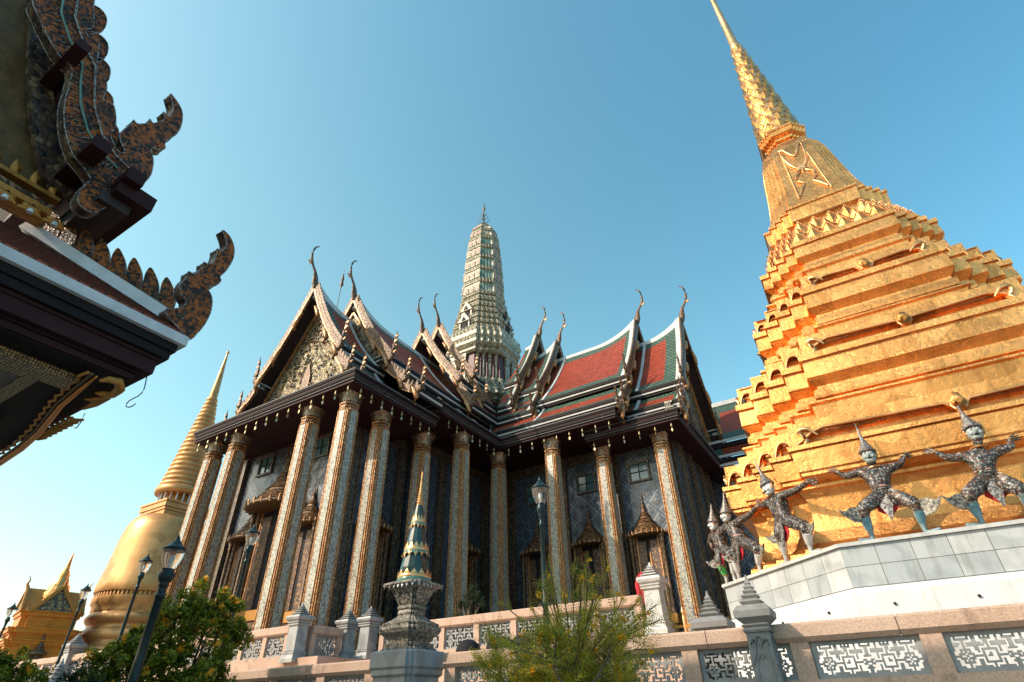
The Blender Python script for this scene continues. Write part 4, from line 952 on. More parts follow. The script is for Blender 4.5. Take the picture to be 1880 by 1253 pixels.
# ------------------------------------------------------------------ small gilded pavilion hall at the far left
ux, uy = -.9367, .3502
MX, MY = ux*60, uy*60
MH = thing('gilded_hall', 'small orange gilded hall with gabled porch roofs and a tapering spire at the far left', 'hall', (MX, MY, 0), R(-12))
MH.scale = (.96, .96, .91)
m = MB()
def cr(a, b): return [(-a, -b), (-b, -b), (-b, -a), (b, -a), (b, -b), (a, -b), (a, b), (b, b), (b, a), (-b, a), (-b, b), (-a, b)]
m.prism(cr(2.1, 1.7), -1.5, 6.3, 'orange_paint'); m.build('wall', MH)
m = MB()
for o_, z0, z1 in ((.10, 5.4, 5.52), (.18, 5.522, 5.75), (.28, 5.752, 5.85), (.12, 6.2, 6.32), (.26, 6.322, 6.6), (.34, 6.602, 6.7)): m.prism(cr(2.1+o_, 1.7+o_), z0, z1, 'orange_paint')
for o_, z0, z1 in ((-.25, 6.7, 7.6), (-.12, 7.6, 7.9), (.0, 7.902, 8.0)): m.prism(cr(2.1+o_, 1.7+o_), z0+.002, z1, 'orange_paint')
m.build('cornice', MH)
for k in range(4):
    an = k*math.pi/2; c_, s_ = math.cos(an), math.sin(an)
    F = lambda x, y, z: (x*c_-y*s_, x*s_+y*c_, z)
    g = MB(); nv = (s_, -c_, 0)
    g.plate([F(-1.25, -1.95, 8.0), F(1.25, -1.95, 8.0), F(0, -1.95, 9.7)], nv, .12, 'pediment_mosaic')
    for s in (1, -1):
        g.bar(F(s*1.5, -2.05, 7.9), F(0, -2.05, 9.95), .16, .26, 'ochre_gilt')
        g.face([F(s*1.5, -2.05, 7.95), F(s*1.5, -.2, 7.95), F(0, -.2, 9.9), F(0, -2.05, 9.9)], 'ochre_gilt')
        g.tube([F(s*1.5, -2.05, 7.9), F(s*1.75, -2.05, 8.0), F(s*1.7, -2.05, 8.4)], [.12, .1, .02], 'ochre_gilt', 6)
    g.tube([F(0, -2.05, 9.85), F(0, -2.2, 10.2), F(0, -2.12, 10.5), F(0, -2.3, 10.9)], [.14, .1, .06, .02], 'ochre_gilt', 6)
    g.build('gable', MH)
    g = MB(); g.box(F(0, -2.14, 3.2), (.9, .16, 3.2) if k % 2 == 0 else (.16, .9, 3.2), 'mosaic_gold_dim')
    g.lathe([(.62, 4.8), (.66, 4.9), (.4, 5.1), (.22, 5.4), (.1, 5.9), (.04, 6.4), (0, 7.3)], 'mosaic_gold_dim', 12, F(0, -2.2, 0)[:2]); g.build('doorway', MH)
m = MB(); m.lathe([(1.3, 8.0), (1.2, 9.0), (1.05, 9.1), (.95, 9.7), (.82, 9.78), (.72, 10.3), (.6, 10.38), (.45, 10.9), (.36, 11.0), (.3, 11.5), (.2, 11.6), (.13, 12.2), (.05, 13.0), (0, 13.4)], 'gold_leaf', 16, smooth=False); m.build('spire', MH)
# ------------------------------------------------------------------ street lamps
def lamp(x, y, zb, zt, label, k_=.66):
    t = thing('street_lamp', label, 'lamp', (x, y, zb), 0, 'dark green lamp posts with glass lanterns'); H = zt-zb; hb = H-.60
    m = MB(); m.lathe([(.20, 0), (.20, .25), (.14, .32), (.16, .5), (.11, .6), (.10, 1.1), (.13, 1.15), (.13, 1.2), (.095, 1.28), (.085, hb*.45), (.11, hb*.455), (.11, hb*.47), (.085, hb*.48), (.07, hb-.50), (.095, hb-.48), (.09, hb-.44), (.07, hb-.42), (.075, hb-.30), (.10, hb-.28), (.08, hb-.25), (.10, hb-.22), (.145, hb-.15), (.14, hb-.08), (.10, hb-.03), (.12, hb), (0, hb)], 'iron_green', 20)
    m.bar((-.28, 0, hb*.46), (.28, 0, hb*.46), .03, .03, 'iron_green'); m.v = [(x_*k_, y_*k_, z_) for x_, y_, z_ in m.v]; m.build('post', t)
    g = MB(); g.lathe([(.09, hb), (.13, hb+.08), (.175, hb+.2), (.19, hb+.30), (.19, hb+.335)], 'lamp_glass', 20); g.build('glass', t)
    b = MB(); b.lathe([(.02, hb), (.02, hb+.08), (.035, hb+.1), (.045, hb+.18), (.03, hb+.25), (0, hb+.26)], 'demon_white', 10); b.box((0, 0, hb+.3), (.07, .07, .1), 'ochre_gilt'); b.build('bulb', t)
    c = MB(); c.lathe([(.19, hb+.325), (.215, hb+.345), (.205, hb+.37), (.15, hb+.41), (.11, hb+.44), (.09, hb+.48), (.05, hb+.52), (.03, hb+.56), (.035, hb+.575), (.015, hb+.6), (0, hb+.66)], 'iron_green', 20); c.build('cap', t)
lamp(-11.1, 5.75, -1.6, 2.97, 'nearest and largest lamp post, in front of the yellow flowering bush', 1.0)
lamp(-21.2, 10.15, .1, 4.88, 'lamp post before the golden bell base, second from the large near one')
lamp(-29.6, 12.1, .1, 5.15, 'lamp post between the orange gilded hall and the bell chedi')
lamp(-35.1, 11.6, .1, 4.87, 'lamp post at the extreme left edge against the sky')
lamp(-15.55, 10.2, .1, 4.95, 'lamp post in front of the small left doorway of the temple porch')
lamp(-5.85, 10.7, .1, 4.52, 'lamp post with green shaft in front of the right wing, above the feathery tree')
# ------------------------------------------------------------------ small green spire shrine
SH = thing('spire_shrine', 'small tiled shrine with dark green and gold banded spire on a grey marble pedestal', 'shrine', (-8.1, 9.2, 0))
SH.scale = (.92, .92, 1)
m = MB(); 
def sq(d, z): return [(x, y, z) for x, y in redent(d*.76, d, 2)]
m.loft([sq(d, z) for d, z in ((.62, -1.6), (.62, -.2), (.52, -.1), (.52, .62), (.58, .66), (.58, .74), (.62, .78), (.62, 1.02), (.58, 1.05))], 'marble_grey')
m.box((0, -.525, .25), (.5, .03, .55), 'marble_white'); m.build('pedestal', SH)
m = MB(); m.loft([sq(d, z) for d, z in ((.50, 1.05), (.44, 1.10), (.40, 1.12), (.42, 1.18), (.34, 1.2), (.36, 1.26), (.50, 1.36), (.53, 1.42), (.53, 1.46), (.47, 1.48), (.49, 1.52), (.36, 1.58), (.30, 1.62), (.22, 1.68), (.24, 1.72), (.22, 1.78), (.25, 1.80), (.25, 1.84), (.22, 1.86), (.25, 1.90), (.36, 2.12), (.45, 2.22))], 'filigree'); m.build('base_tiers', SH)
m = MB(); m.loft([sq(d, z) for d, z in ((.46, 2.215), (.53, 2.22), (.53, 2.25), (.38, 2.30))], 'filigree')
for k in range(28):
    a = 2*math.pi*k/28; U = Vector((math.cos(a), math.sin(a), 0)); Tn = Vector((-U.y, U.x, 0)); r = .53/max(abs(U.x), abs(U.y))*.93; r = min(r, .62)
    m.face([U*r-Tn*.05+Vector((0, 0, 2.24)), U*r+Tn*.05+Vector((0, 0, 2.24)), U*(r+.03)+Vector((0, 0, 2.14))], 'marble_white')
m.build('lotus_rim', SH)
def grz(z):
    P_ = [(2.3, .37), (2.57, .345), (2.8, .29), (3.12, .235), (3.4, .175), (3.72, .125), (3.9, .09), (4.65, .005)]
    for (a, p), (b, q) in zip(P_, P_[1:]):
        if a <= z <= b: return lerp(p, q, (z-a)/(b-a))
    return .01
m = MB(); m.lathe([(grz(z)*.96, z) for z in (2.3, 2.57, 2.8, 3.12, 3.4, 3.72, 3.9)], 'green_glaze', 14, smooth=False)
m.build('glazed_cone', SH)
for z0, z1 in ((2.30, 2.52), (2.84, 3.08), (3.44, 3.68)):
    m = MB(); h = z1-z0
    m.lathe([(grz(z0)+.012, z0), (grz(z0)+.022, z0+h*.12), (grz(z0+h*.3)+.012, z0+h*.3)], 'teal_glaze', 28)
    m.lathe([(grz(z0+h*.3)+.012, z0+h*.3), (grz(z0+h*.5)+.026, z0+h*.42), (grz(z0+h*.6)+.012, z0+h*.6)], 'petal_yellow' if 0 else 'gold_smooth', 28)
    n = 14
    for k in range(n):
        a = 2*math.pi*k/n; U = Vector((math.cos(a), math.sin(a), 0)); Tn = Vector((-U.y, U.x, 0))
        for s, zz in ((1, z0+h*.6), (-1, z0+h*.12)):
            r = grz(zz)+.02; r2 = grz(zz+s*h*.42)+.018; w_ = math.pi/n*r*.85
            m.face([U*r-Tn*w_+Vector((0, 0, zz)), U*r+Tn*w_+Vector((0, 0, zz)), U*(r2+.01)+Tn*w_*.5+Vector((0, 0, zz+s*h*.2)), U*r2+Vector((0, 0, zz+s*h*.42)), U*(r2+.01)-Tn*w_*.5+Vector((0, 0, zz+s*h*.2))], 'gold_smooth')
    m.build('crown_band', SH)
m = MB(); pf = []
for k in range(9):
    z = 3.88+k*.062; r = .095*(1-k/11); pf += [(r*.6, z), (r, z+.02), (r*.95, z+.035), (r*.6, z+.055)]
pf += [(.025, 4.45), (.012, 4.6), (0, 4.72)]; m.lathe(pf, 'gold_smooth', 14); m.build('ringed_tip', SH)
# ------------------------------------------------------------------ plants
def rv(rng, r=1.0):
    while True:
        v = Vector((rng.uniform(-1, 1), rng.uniform(-1, 1), rng.uniform(-1, 1)))
        if v.length < 1: return v*r
def leafy(name, label, cat, base, blobs, n, size, mat, seed, flowers=None, trunkr=.06, group=None):
    rng = random.Random(seed); t = thing(name, label, cat, base, 0, group); B = Vector(base)
    m = MB(); br = MB(); tw = [(Vector(b[0])-B, b[1]) for b in blobs]; root = Vector((0, 0, 0))
    for c_, r in tw:
        mid = (root+c_)/2+rv(rng, .15); br.tube([root+rv(rng, .05), mid, c_], [trunkr, trunkr*.7, trunkr*.35], 'bark', 6)
        for k in range(7): br.tube([c_, c_+rv(rng, r*.5), c_+rv(rng, r)], [trunkr*.3, trunkr*.18, .004], 'bark', 4)
    # sub-clumps make an uneven, layered outline
    clumps = []
    vol = sum(r**2 for _, r in tw)
    for c_, r in tw:
        for k in range(int(26*r*r/.5)+6):
            d = rv(rng, 1).normalized()*r*rng.uniform(.45, 1.12); clumps.append((c_+d, rng.uniform(.10, .26)*(.5+r*.6), d.normalized()))
    for k in range(n):
        c_, r, dn = clumps[rng.randrange(len(clumps))]; p = c_+rv(rng, r); nrm = (rv(rng, 1)+dn*.5+Vector((0, 0, .5))).normalized()
        a = nrm.orthogonal().normalized(); a = (a*math.cos(k)+nrm.cross(a)*math.sin(k)); b = nrm.cross(a); s = size*rng.uniform(.6, 1.25)
        m.face([p-a*s, p-b*s*.42+nrm*s*.12, p+a*s, p+b*s*.42+nrm*s*.12], mat)
    br.build('trunk', t); m.build('foliage', t)
    if flowers:
        for c_, r, dn in rng.sample(clumps, min(flowers*3, len(clumps))):
            if dn.z < -.15 or flowers <= 0: continue
            flowers -= 1; p = c_+dn*r*.8; f = MB()
            for q in range(9):
                o_ = p+rv(rng, .07); nn = (dn+rv(rng, .8)).normalized(); a = nn.orthogonal().normalized(); b = nn.cross(a)
                pts = [o_+(a*math.cos(w*math.pi/5)+b*math.sin(w*math.pi/5))*(.048 if w % 2 == 0 else .026)+nn*(.012 if w % 2 == 0 else 0) for w in range(10)]
                f.face(pts, 'petal_yellow')
            f.build('flower_cluster', t)
    return t
e1 = Vector((.49, .87, 0)); bc = Vector((-13.0, 7.4, 0))
def bl(l, d, z, r): p = bc+e1*l+Vector((-.87, .49, 0))*d; return ((p.x, p.y, z), r)
leafy('flowering_bush', 'dense green bush with yellow flower clusters behind the large near lamp post', 'bush', (-13.0, 7.4, -1.6),
      [bl(-1.3, 0, .72, .26), bl(-1.1, 0, .95, .38), bl(-.85, .05, 1.2, .46), bl(-.5, 0, 1.5, .52), bl(-.15, 0, 1.85, .56), bl(.15, 0, 2.2, .48), bl(.5, 0, 2.1, .46), bl(.85, .05, 1.95, .40), bl(1.0, 0, 1.5, .42), bl(.5, 0, 1.3, .75), bl(-.3, 0, .9, .75), bl(-.9, 0, .5, .55), bl(.3, 0, .4, .95), bl(-.6, 0, 0, .85), bl(.8, 0, .6, .6)], 34000, .05, 'leaf_bush', 5, 70, .05)
leafy('shrub', 'pale green shrub in the bottom left corner', 'shrub', (-15.2, 5.4, -1.6), [((-15.3, 5.2, .98), .36), ((-15.1, 5.5, .95), .36), ((-14.98, 5.78, .7), .30), ((-15.2, 5.3, .3), .6)], 6000, .045, 'leaf_bush', 8, 5, .04)
leafy('hedge', 'dark clipped shrub between the corner shrub and the flowering bush', 'shrub', (-12.8, 5.6, -1.6), [((-12.85, 5.62, .55), .32), ((-12.7, 5.85, .45), .28), ((-12.8, 5.6, 0), .5)], 4500, .035, 'leaf_dark', 9, None, .04)
def bonsai(x, y, z0, clumps, label, seed, pot=True):
    t = leafy('potted_tree', label, 'bonsai', (x, y, z0), [((x+a, y+b, z0+c_), r) for a, b, c_, r in clumps], 3800, .035, 'leaf_dark', seed, None, .05, 'clipped potted trees on the temple terrace')
    p = MB(); p.lathe([(.2, -.02-.0), (.32, .0), (.36, .3), (.40, .34), (.38, .36), (0, .34)], 'stone_dark', 20); o = p.build('pot', t); o.location = (0, 0, -.35); return t
bonsai(-14.3, 19.7, 3.0, [(0, 0, 1.3, .26), (.3, .1, 1.05, .28), (-.35, 0, .85, .24), (.1, 0, .85, .25), (-.45, 0, .35, .16), (.5, .1, .75, .2)], 'dark layered potted tree behind the balustrade, right of the small green spire', 21)
bonsai(-11.0, 23.5, 3.6, [(0, 0, 1.7, .30), (.15, .0, 1.6, .26), (.35, .1, .8, .2), (-.2, 0, .5, .2)], 'round clipped potted tree seen above the feathery yellow tree', 22)
m = MB(); m.box((-14.3, 19.7, 2.32), (.9, .9, .64), 'stone_dark'); tag(m.build('plinth_block'), 'dark stone block under the layered potted tree', 'plinth')
m = MB(); m.box((-11.0, 23.5, 2.6), (.9, .9, 1.28), 'stone_dark'); tag(m.build('plinth_block'), 'dark stone block under the round clipped potted tree', 'plinth')
# feathery tree: branching limbs with rows of tiny leaflets
rng = random.Random(12); FT = thing('feathery_tree', 'feathery olive tree with small yellow blossoms in front of the balustrades', 'tree', (-3.48, 7.0, -1.6))
br = MB(); lf2 = MB(); fl = MB(); tips = []
def grow(p, d, L, r, lvl):
    q = p; pts = [p]; n = 4
    for k in range(n): d = (d+rv(rng, .22)+Vector((0, 0, .05 if lvl < 2 else -.01))).normalized(); q = q+d*L/n; pts.append(q)
    br.tube(pts, [lerp(r, r*.6, k/n) for k in range(n+1)], 'bark', 5 if lvl < 2 else 3)
    if lvl >= 3: tips.append((pts, d)); return
    for k in range({0: 4, 1: 5, 2: 5}[lvl]):
        i = rng.randint(1, n); sp = {0: .75, 1: .85, 2: 1.0}[lvl]; nd = (d+rv(rng, 1).normalized()*sp).normalized()
        if lvl == 0: nd = Vector((math.cos(k*1.26+.4)*.9, math.sin(k*1.26+.4)*.9, .75)).normalized()
        grow(pts[i], nd, L*{0: .62, 1: .62, 2: .66}[lvl]*rng.uniform(.7, 1.2), r*.55, lvl+1)
for k in range(5):
    a = k*1.26; grow(Vector((0, 0, 1.25)), Vector((math.cos(a)*.85, math.sin(a)*.85, .62)).normalized(), .86, .035, 0)
br.tube([(0, 0, 0), (.03, 0, .7), (0, 0, 1.3)], [.07, .055, .045], 'bark', 8)
for k in range(34):      # long upward sprays that break the outline
    a = rng.uniform(0, 6.28); el_ = rng.uniform(.35, 1.35); d = Vector((math.cos(a)*math.cos(el_), math.sin(a)*math.cos(el_), math.sin(el_))); p = Vector((0, 0, 2.0))+d*rng.uniform(.25, .6); pts = [p]
    for q in range(6): d = (d+rv(rng, .12)).normalized(); p = p+d*.13; pts.append(p)
    br.tube(pts, [.008]*7, 'bark', 3); tips.append((pts, d))
for pts, d in tips:
    for i in range(len(pts)-1):
        for k in range(2):
            p = lerp(pts[i], pts[i+1], rng.random()); D_ = (d+rv(rng, 1.1)+Vector((0, 0, .25))).normalized(); L = rng.uniform(.14, .26)
            side = D_.cross(rv(rng, 1)).normalized(); U = side.cross(D_)
            nl = 7
            for j in range(nl):
                b = p+D_*L*(j+.5)/nl; s_ = .016+.016*math.sin(math.pi*(j+.5)/nl)
                for sg in (1, -1):
                    tip = b+side*sg*s_*1.6+D_*s_*.8; lf2.face([b, b+D_*.008+side*sg*s_*.9+U*.003, tip, b-D_*.004+side*sg*s_*.8], 'leaf_feather')
    if rng.random() < .55:
        c_ = pts[-1]
        for q in range(8):
            o_ = c_+rv(rng, .035); n_ = rv(rng, 1).normalized(); a = n_.orthogonal().normalized(); b = n_.cross(a); s_ = .019
            fl.face([o_+a*s_, o_+b*s_, o_-a*s_, o_-b*s_], 'petal_yellow')
br.build('trunk', FT); tag(lf2.build('foliage', FT), kind='stuff'); tag(fl.build('blossom', FT), kind='stuff')
# ------------------------------------------------------------------ small things on the terraces
def spot(x, y, z, label):
    m = MB(); m.lathe([(.24, 0), (.24, .06), (.20, .15), (.11, .22), (0, .24)], 'void_dark', 20); t = m.build('floodlight', None, (x, y, z)); tag(t, label, 'floodlight', 'black dome floodlights resting on the copings')
spot(-7.05, 9.72, 1.0, 'black dome floodlight on the near coping, closest to the small green spire'); spot(-6.35, 9.72, 1.0, 'black dome floodlight on the near coping, second to the right of the green spire'); spot(-5.85, 9.75, 1.0, 'black dome floodlight on the near coping at the left edge of the feathery tree')
m = MB(); m.lathe([(.05, 0), (.05, .5), (.035, .55), (.06, .6), (.05, .66), (.02, .75), (0, .82)], 'gold_smooth', 12); m.bar((-.35, 0, .22), (.55, 0, .22), .05, .08, 'ochre_gilt')
tag(m.build('railing_post', None, (-5.54, 19.2, 2.0)), 'gilded railing post between the marble pillar and the grey pinnacle', 'railing')
PS = thing('parasol', 'folded crimson ceremonial parasol standing in the dark doorway behind the marble pillar', 'parasol', (-7.95, 22.7, 2.0))
m = MB(); m.tube([(0, 0, 0), (0, 0, 2.7)], .025, 'ochre_gilt', 6); m.build('pole', PS)
m = MB(); n = 12; rows = [[((r*(1+.25*math.cos(6*a)))*math.cos(a), (r*(1+.25*math.cos(6*a)))*math.sin(a), z) for a in [2*math.pi*k/36 for k in range(36)]] for r, z in ((.16, 1.55), (.24, 1.9), (.27, 2.25), (.16, 2.55), (.03, 2.7))]; m.loft(rows, 'red_cloth', True); m.build('canopy', PS)
m = MB(); m.lathe([(.5, 0), (.5, .8), (.4, .9), (.42, 1.3), (.25, 1.5), (.3, 1.7), (.22, 2.1), (.26, 2.15), (.17, 2.3), (.20, 2.35), (.13, 2.5), (.15, 2.55), (.08, 2.75), (.05, 3.0), (.02, 3.4), (0, 3.5)], 'ochre_gilt', 16)
tag(m.build('gilded_shrine', None, (-7.5, 22.9, 2.0)), 'slender gilded spire poking up behind the pale marble pillar', 'shrine')
m = MB(); a0 = [(-25.4+.55*math.cos(R(a)), 17.2, 2.9+.55*math.sin(R(a))) for a in range(0, 181, 15)]; m.tube(a0, .09, 'ochre_gilt', 8)
tag(m.build('stair_scroll'), 'curved gilded scroll rail behind the coping by the second porch column', 'rail')
# ------------------------------------------------------------------ near pavilion, upper left
PV = thing('pavilion', 'dark pavilion roof corner with inlaid naga finials overhanging the upper left', 'pavilion', (0, 0, 0))
ex, ey = -5.92, 2.47            # outer eave corner
m = MB()     # white eave fascia, purple stepped beams below
def eaves(o, z0, z1, mat): m.prism(offp([(-30, -14), (ex, -14), (ex, ey), (-30, ey)], o), z0, z1, mat, bot=True)
eaves(0.0, 3.60, 3.72, 'fascia_white'); eaves(-.06, 3.50, 3.598, 'lacquer_dark'); m.build('fascia', PV)
m = MB()
for o, z0, z1, mt in ((-.09, 3.40, 3.498, 'lacquer_dark'), (-.14, 3.36, 3.398, 'lacquer_purple'), (-.16, 3.20, 3.358, 'lacquer_purple'), (-.24, 3.17, 3.198, 'lacquer_dark'), (-.27, 3.10, 3.168, 'lacquer_purple')): eaves(o, z0, z1, mt)
m.loft([[(x, y, z) for x, y in offp([(-30, -14), (ex, -14), (ex, ey), (-30, ey)], o)] for o, z in ((-.30, 3.085), (-.30, 3.099))], 'lacquer_dark')
m.build('eave_beam', PV)
m = MB(); cz = 3.10; inn = offp([(-30, -14), (ex, -14), (ex, ey), (-30, ey)], -.62)
m.face([(p[0], p[1], cz-.004) for p in inn], 'wood_dark')
for k in range(4):       # ceiling coffers with stencilled gilt borders
    for j in range(3):
        x1 = ex-.95-k*1.9; y1 = ey-.85-j*1.9; x0, y0 = x1-1.5, y1-1.5; b = .14
        for (a, c_) in (((x0, y0), (x1, y0+b)), ((x0, y1-b), (x1, y1)), ((x0, y0+b), (x0+b, y1-b)), ((x1-b, y0+b), (x1, y1-b))):
            m.box(((a[0]+c_[0])/2, (a[1]+c_[1])/2, cz-.02), (c_[0]-a[0], c_[1]-a[1], .03), 'stencil_ceiling')
        m.box(((x0+x1)/2, (y0+y1)/2, cz-.012), (x1-x0-2*b, y1-y0-2*b, .012), 'ceiling_brown')
        st = [(((x0+x1)/2+(.36 if q % 2 else .16)*math.cos(q*math.pi/8)), ((y0+y1)/2+(.36 if q % 2 else .16)*math.sin(q*math.pi/8)), cz-.026) for q in range(16)]; m.plate(st, (0, 0, 1), .01, 'stencil_ceiling')
        m.box((x1+.2, (y0+y1)/2, cz-.05), (.28, 1.9, .1), 'stencil_ceiling') if j < 1 else None
m.build('ceiling', PV)
m = MB()
for x, y in ((-9.2, .9), (-9.2, -4.5), (-14.5, .9), (-14.5, -4.5)): m.loft([[(x+a*s, y+b*s, z) for a, b in ((-1, -1), (1, -1), (1, 1), (-1, 1))] for s, z in ((.24, -1.6), (.24, -1.2), (.17, -1.1), (.15, 2.6), (.24, 3.1))], 'gold_dark')
m.build('column', PV)
def crom(p, n=4):
    out = []; N = len(p)
    for i in range(N):
        a, b, c, d = (Vector(p[(i+k-1) % N]) for k in range(4))
        for k in range(n):
            t_ = k/n; q = .5*((2*b)+(c-a)*t_+(2*a-5*b+4*c-d)*t_*t_+(3*b-a-3*c+d)*t_**3); out.append((q.x, q.y))
    return out
# skirt roof on the two visible sides, with courses of brown tiles
def skirt_roof(pts_lo, pts_hi, n, mat, name):
    m = MB(); L = (Vector(pts_hi[0])-Vector(pts_lo[0])).length; W = (Vector(pts_lo[1])-Vector(pts_lo[0])).length
    for k in range(n):
        a, b = k/n, (k+1)/n; up = Vector((0, 0, .035))
        q = [Vector(pts_lo[0]).lerp(Vector(pts_hi[0]), a)+up, Vector(pts_lo[1]).lerp(Vector(pts_hi[1]), a)+up, Vector(pts_lo[1]).lerp(Vector(pts_hi[1]), b), Vector(pts_lo[0]).lerp(Vector(pts_hi[0]), b)]
        m.face(q, mat, [(0, L*a), (W, L*a), (W*(1-b+a), L*b), (0, L*b)]); m.face([q[0], q[1], q[1]-up*1.3, q[0]-up*1.3], mat, [(0, 0), (W, 0), (W, .05), (0, .05)])
    m.build(name, PV)
hx, hy, hz = -7.45, .90, 4.98     # upper end of the hip
skirt_roof([(ex-.02, -14, 3.74), (ex-.02, ey-.05, 3.74)], [(hx, -14, hz-.05), (hx, hy, hz-.05)], 14, 'roof_brown', 'roof')
skirt_roof([(ex-.05, ey-.02, 3.74), (-30, ey-.02, 3.74)], [(hx, hy, hz-.05), (-30, hy, hz-.05)], 14, 'roof_brown', 'roof')
m = MB(); m.bar((ex-.10, ey-.10, 3.86), (hx, hy, hz+.05), .20, .14, 'fascia_white'); m.bar((ex-.22, -14, 3.79), (ex-.22, ey-.25, 3.79), .05, .05, 'roof_brown'); m.build('hip_ridge', PV)
# fins along the hip
hd = (Vector((hx, hy, hz))-Vector((ex, ey, 3.80))); hd.normalize(); side = Vector((.707, -.707, 0))
m = MB()
for k in range(8):
    p = Vector((ex, ey, 3.86))+hd*(.46+.25*k); U = Vector((0, 0, 1)); q_ = crom([(-.095, 0), (.085, 0), (.10, .16), (.125, .30), (.10, .42), (.0, .37), (-.09, .26), (-.125, .12)], 3)
    pts = [p+hd*a+U*b for a, b in q_]
    m.plate(pts, side, .06, 'naga_mosaic', 'mosaic_brown')
m.bar(Vector((ex, ey, 3.88))+hd*.3, Vector((ex, ey, 3.88))+hd*2.3, .09, .06, 'mosaic_brown'); m.build('fin_row', PV)
def naga(prof, name, o, ud, th, parent):
    """outline (u along ud, v up) as a thick plate with a raised inlaid body and rim"""
    prof = crom(prof); m = MB(); O_ = Vector(o); ud = Vector(ud).normalized(); vd = Vector((0, 0, 1)); nv = ud.cross(vd)
    P_ = [O_+ud*u+vd*v for u, v in prof]
    m.plate(P_, nv, th, 'naga_mosaic', 'mosaic_brown')
    for s in (1, -1):
        m.tube([p+nv*s*th*.5 for p in P_]+[P_[0]+nv*s*th*.5], .008, 'mosaic_silver', 5)
    return m.build(name, parent)
# lower finial at the eave corner, outline in (u, z) with u outwards along the hip diagonal
lo = [(2.179, 3.84), (2.124, 3.923), (2.196, 3.978), (2.268, 4.04), (2.29, 4.112), (2.282, 4.157), (2.22, 4.199), (2.171, 4.283), (2.176, 4.389), (2.198, 4.466), (2.186, 4.545), (2.24, 4.55), (2.292, 4.588), (2.294, 4.67), (2.324, 4.711), (2.306, 4.79), (2.361, 4.804), (2.405, 4.856), (2.413, 4.948), (2.412, 5.025), (2.396, 5.099), (2.452, 5.095), (2.483, 5.15), (2.486, 5.242), (2.443, 5.328), (2.374, 5.422), (2.449, 5.414), (2.52, 5.371), (2.576, 5.295), (2.607, 5.219), (2.624, 5.112), (2.614, 4.987), (2.587, 4.843), (2.549, 4.74), (2.577, 4.676), (2.54, 4.577), (2.466, 4.48), (2.537, 4.397), (2.576, 4.3), (2.593, 4.157), (2.579, 3.998), (2.535, 3.833), (2.475, 3.704), (2.349, 3.763)]
naga(lo, 'naga_finial', (-6.0, 0, 0), (0, 1, 0), .14, PV)
# upper gable: bargeboard, soffit, pediment, purlin ends
XB = -6.5
body = [(-0.052, 7.983), (0.047, 7.867), (0.162, 7.557), (0.134, 7.409), (0.2, 7.34), (0.305, 7.377), (0.434, 6.976), (0.557, 6.9), (0.63, 6.778), (0.672, 6.565), (0.787, 6.596), (0.922, 6.294), (0.912, 6.145), (1.072, 5.986), (1.131, 6.042), (1.048, 6.137), (0.997, 6.236), (1.014, 6.408), (1.047, 6.545), (1.034, 6.601), (1.089, 6.585), (1.144, 6.653), (1.193, 6.74), (1.177, 6.806), (1.238, 6.783), (1.299, 6.91), (1.324, 6.993), (1.267, 7.089), (1.341, 7.079), (1.371, 7.131), (1.346, 7.272), (1.308, 7.357), (1.231, 7.485), (1.331, 7.456), (1.434, 7.373), (1.496, 7.238), (1.53, 7.043), (1.519, 6.863), (1.454, 6.624), (1.49, 6.521), (1.431, 6.429), (1.357, 6.368), (1.444, 6.187), (1.49, 5.956), (1.461, 5.763), (1.413, 5.63), (1.32, 5.518), (1.295, 5.292), (1.229, 5.056), (1.154, 4.94), (1.034, 4.948), (0.976, 5.051), (0.976, 5.242), (0.991, 5.355), (0.915, 5.426), (0.823, 5.478), (0.733, 5.529), (0.613, 5.68), (0.498, 5.88), (0.399, 6.138), (0.329, 6.447), (0.267, 6.661), (0.197, 6.715), (0.077, 6.743), (-0.103, 6.895), (-0.245, 7.043), (-0.394, 7.317)]
naga(body, 'naga_bargeboard', (XB, 0, 0), (0, 1, 0), .16, PV)
m = MB()
def Q(y, z, o=0.0): return (XB+o, y, z)
cur = [(-.50, 8.45), (-.30, 7.9), (-.14, 7.35), (.08, 7.05), (.30, 6.85), (.42, 6.5), (.52, 6.25), (.72, 5.95), (.95, 5.78), (1.15, 5.72)]
m.tube([Q(y, z, .10) for y, z in cur], [.014]*len(cur), 'teal_glaze', 6); m.tube([Q(y+.12, z+.10, .10) for y, z in cur], [.015]*len(cur), 'mosaic_silver', 6)
for k in range(46):   # ribbed scales across the body
    x = k/46*(len(cur)-1); i = int(x); f_ = x-i; y, z = lerp(cur[i][0], cur[i+1][0], f_), lerp(cur[i][1], cur[i+1][1], f_)
    d = Vector((0, cur[i+1][0]-cur[i][0], cur[i+1][1]-cur[i][1])).normalized(); n_ = Vector((0, -d.z, d.y)); p = Vector(Q(y, z, .09))
    m.tube([p-n_*.02+d*.0, p-n_*.13], .006, 'mosaic_silver', 4)
m.build('scale_ribs', PV)
fins = [(-.28, 8.25), (.02, 7.62), (.20, 7.20), (.36, 6.85), (.56, 6.42), (.78, 6.02)]
for k, (y, z) in enumerate(fins):
    d = Vector((0, .48, -.87)); up_ = Vector((0, .87, .48)); p = Vector(Q(y, z, 0)); s = .42
    pts = [p+d*s*.55, p-d*s*.35, p-d*s*.65+up_*s*.45, p-d*s*.45+up_*s*.72, p+d*s*.05+up_*s*.62, p+d*s*.45+up_*s*.35]
    m = MB(); q_ = crom([(a.y, a.z) for a in pts], 3); q3 = [(XB-.02, a, b) for a, b in q_]
    m.plate(q3, (1, 0, 0), .14, 'naga_mosaic', 'mosaic_brown'); m.tube([(XB+.055, a, b) for a, b in q_], .008, 'mosaic_silver', 4); m.build('flame_fin', PV)
m = MB()    # roof edge above the bargeboard, dark underside
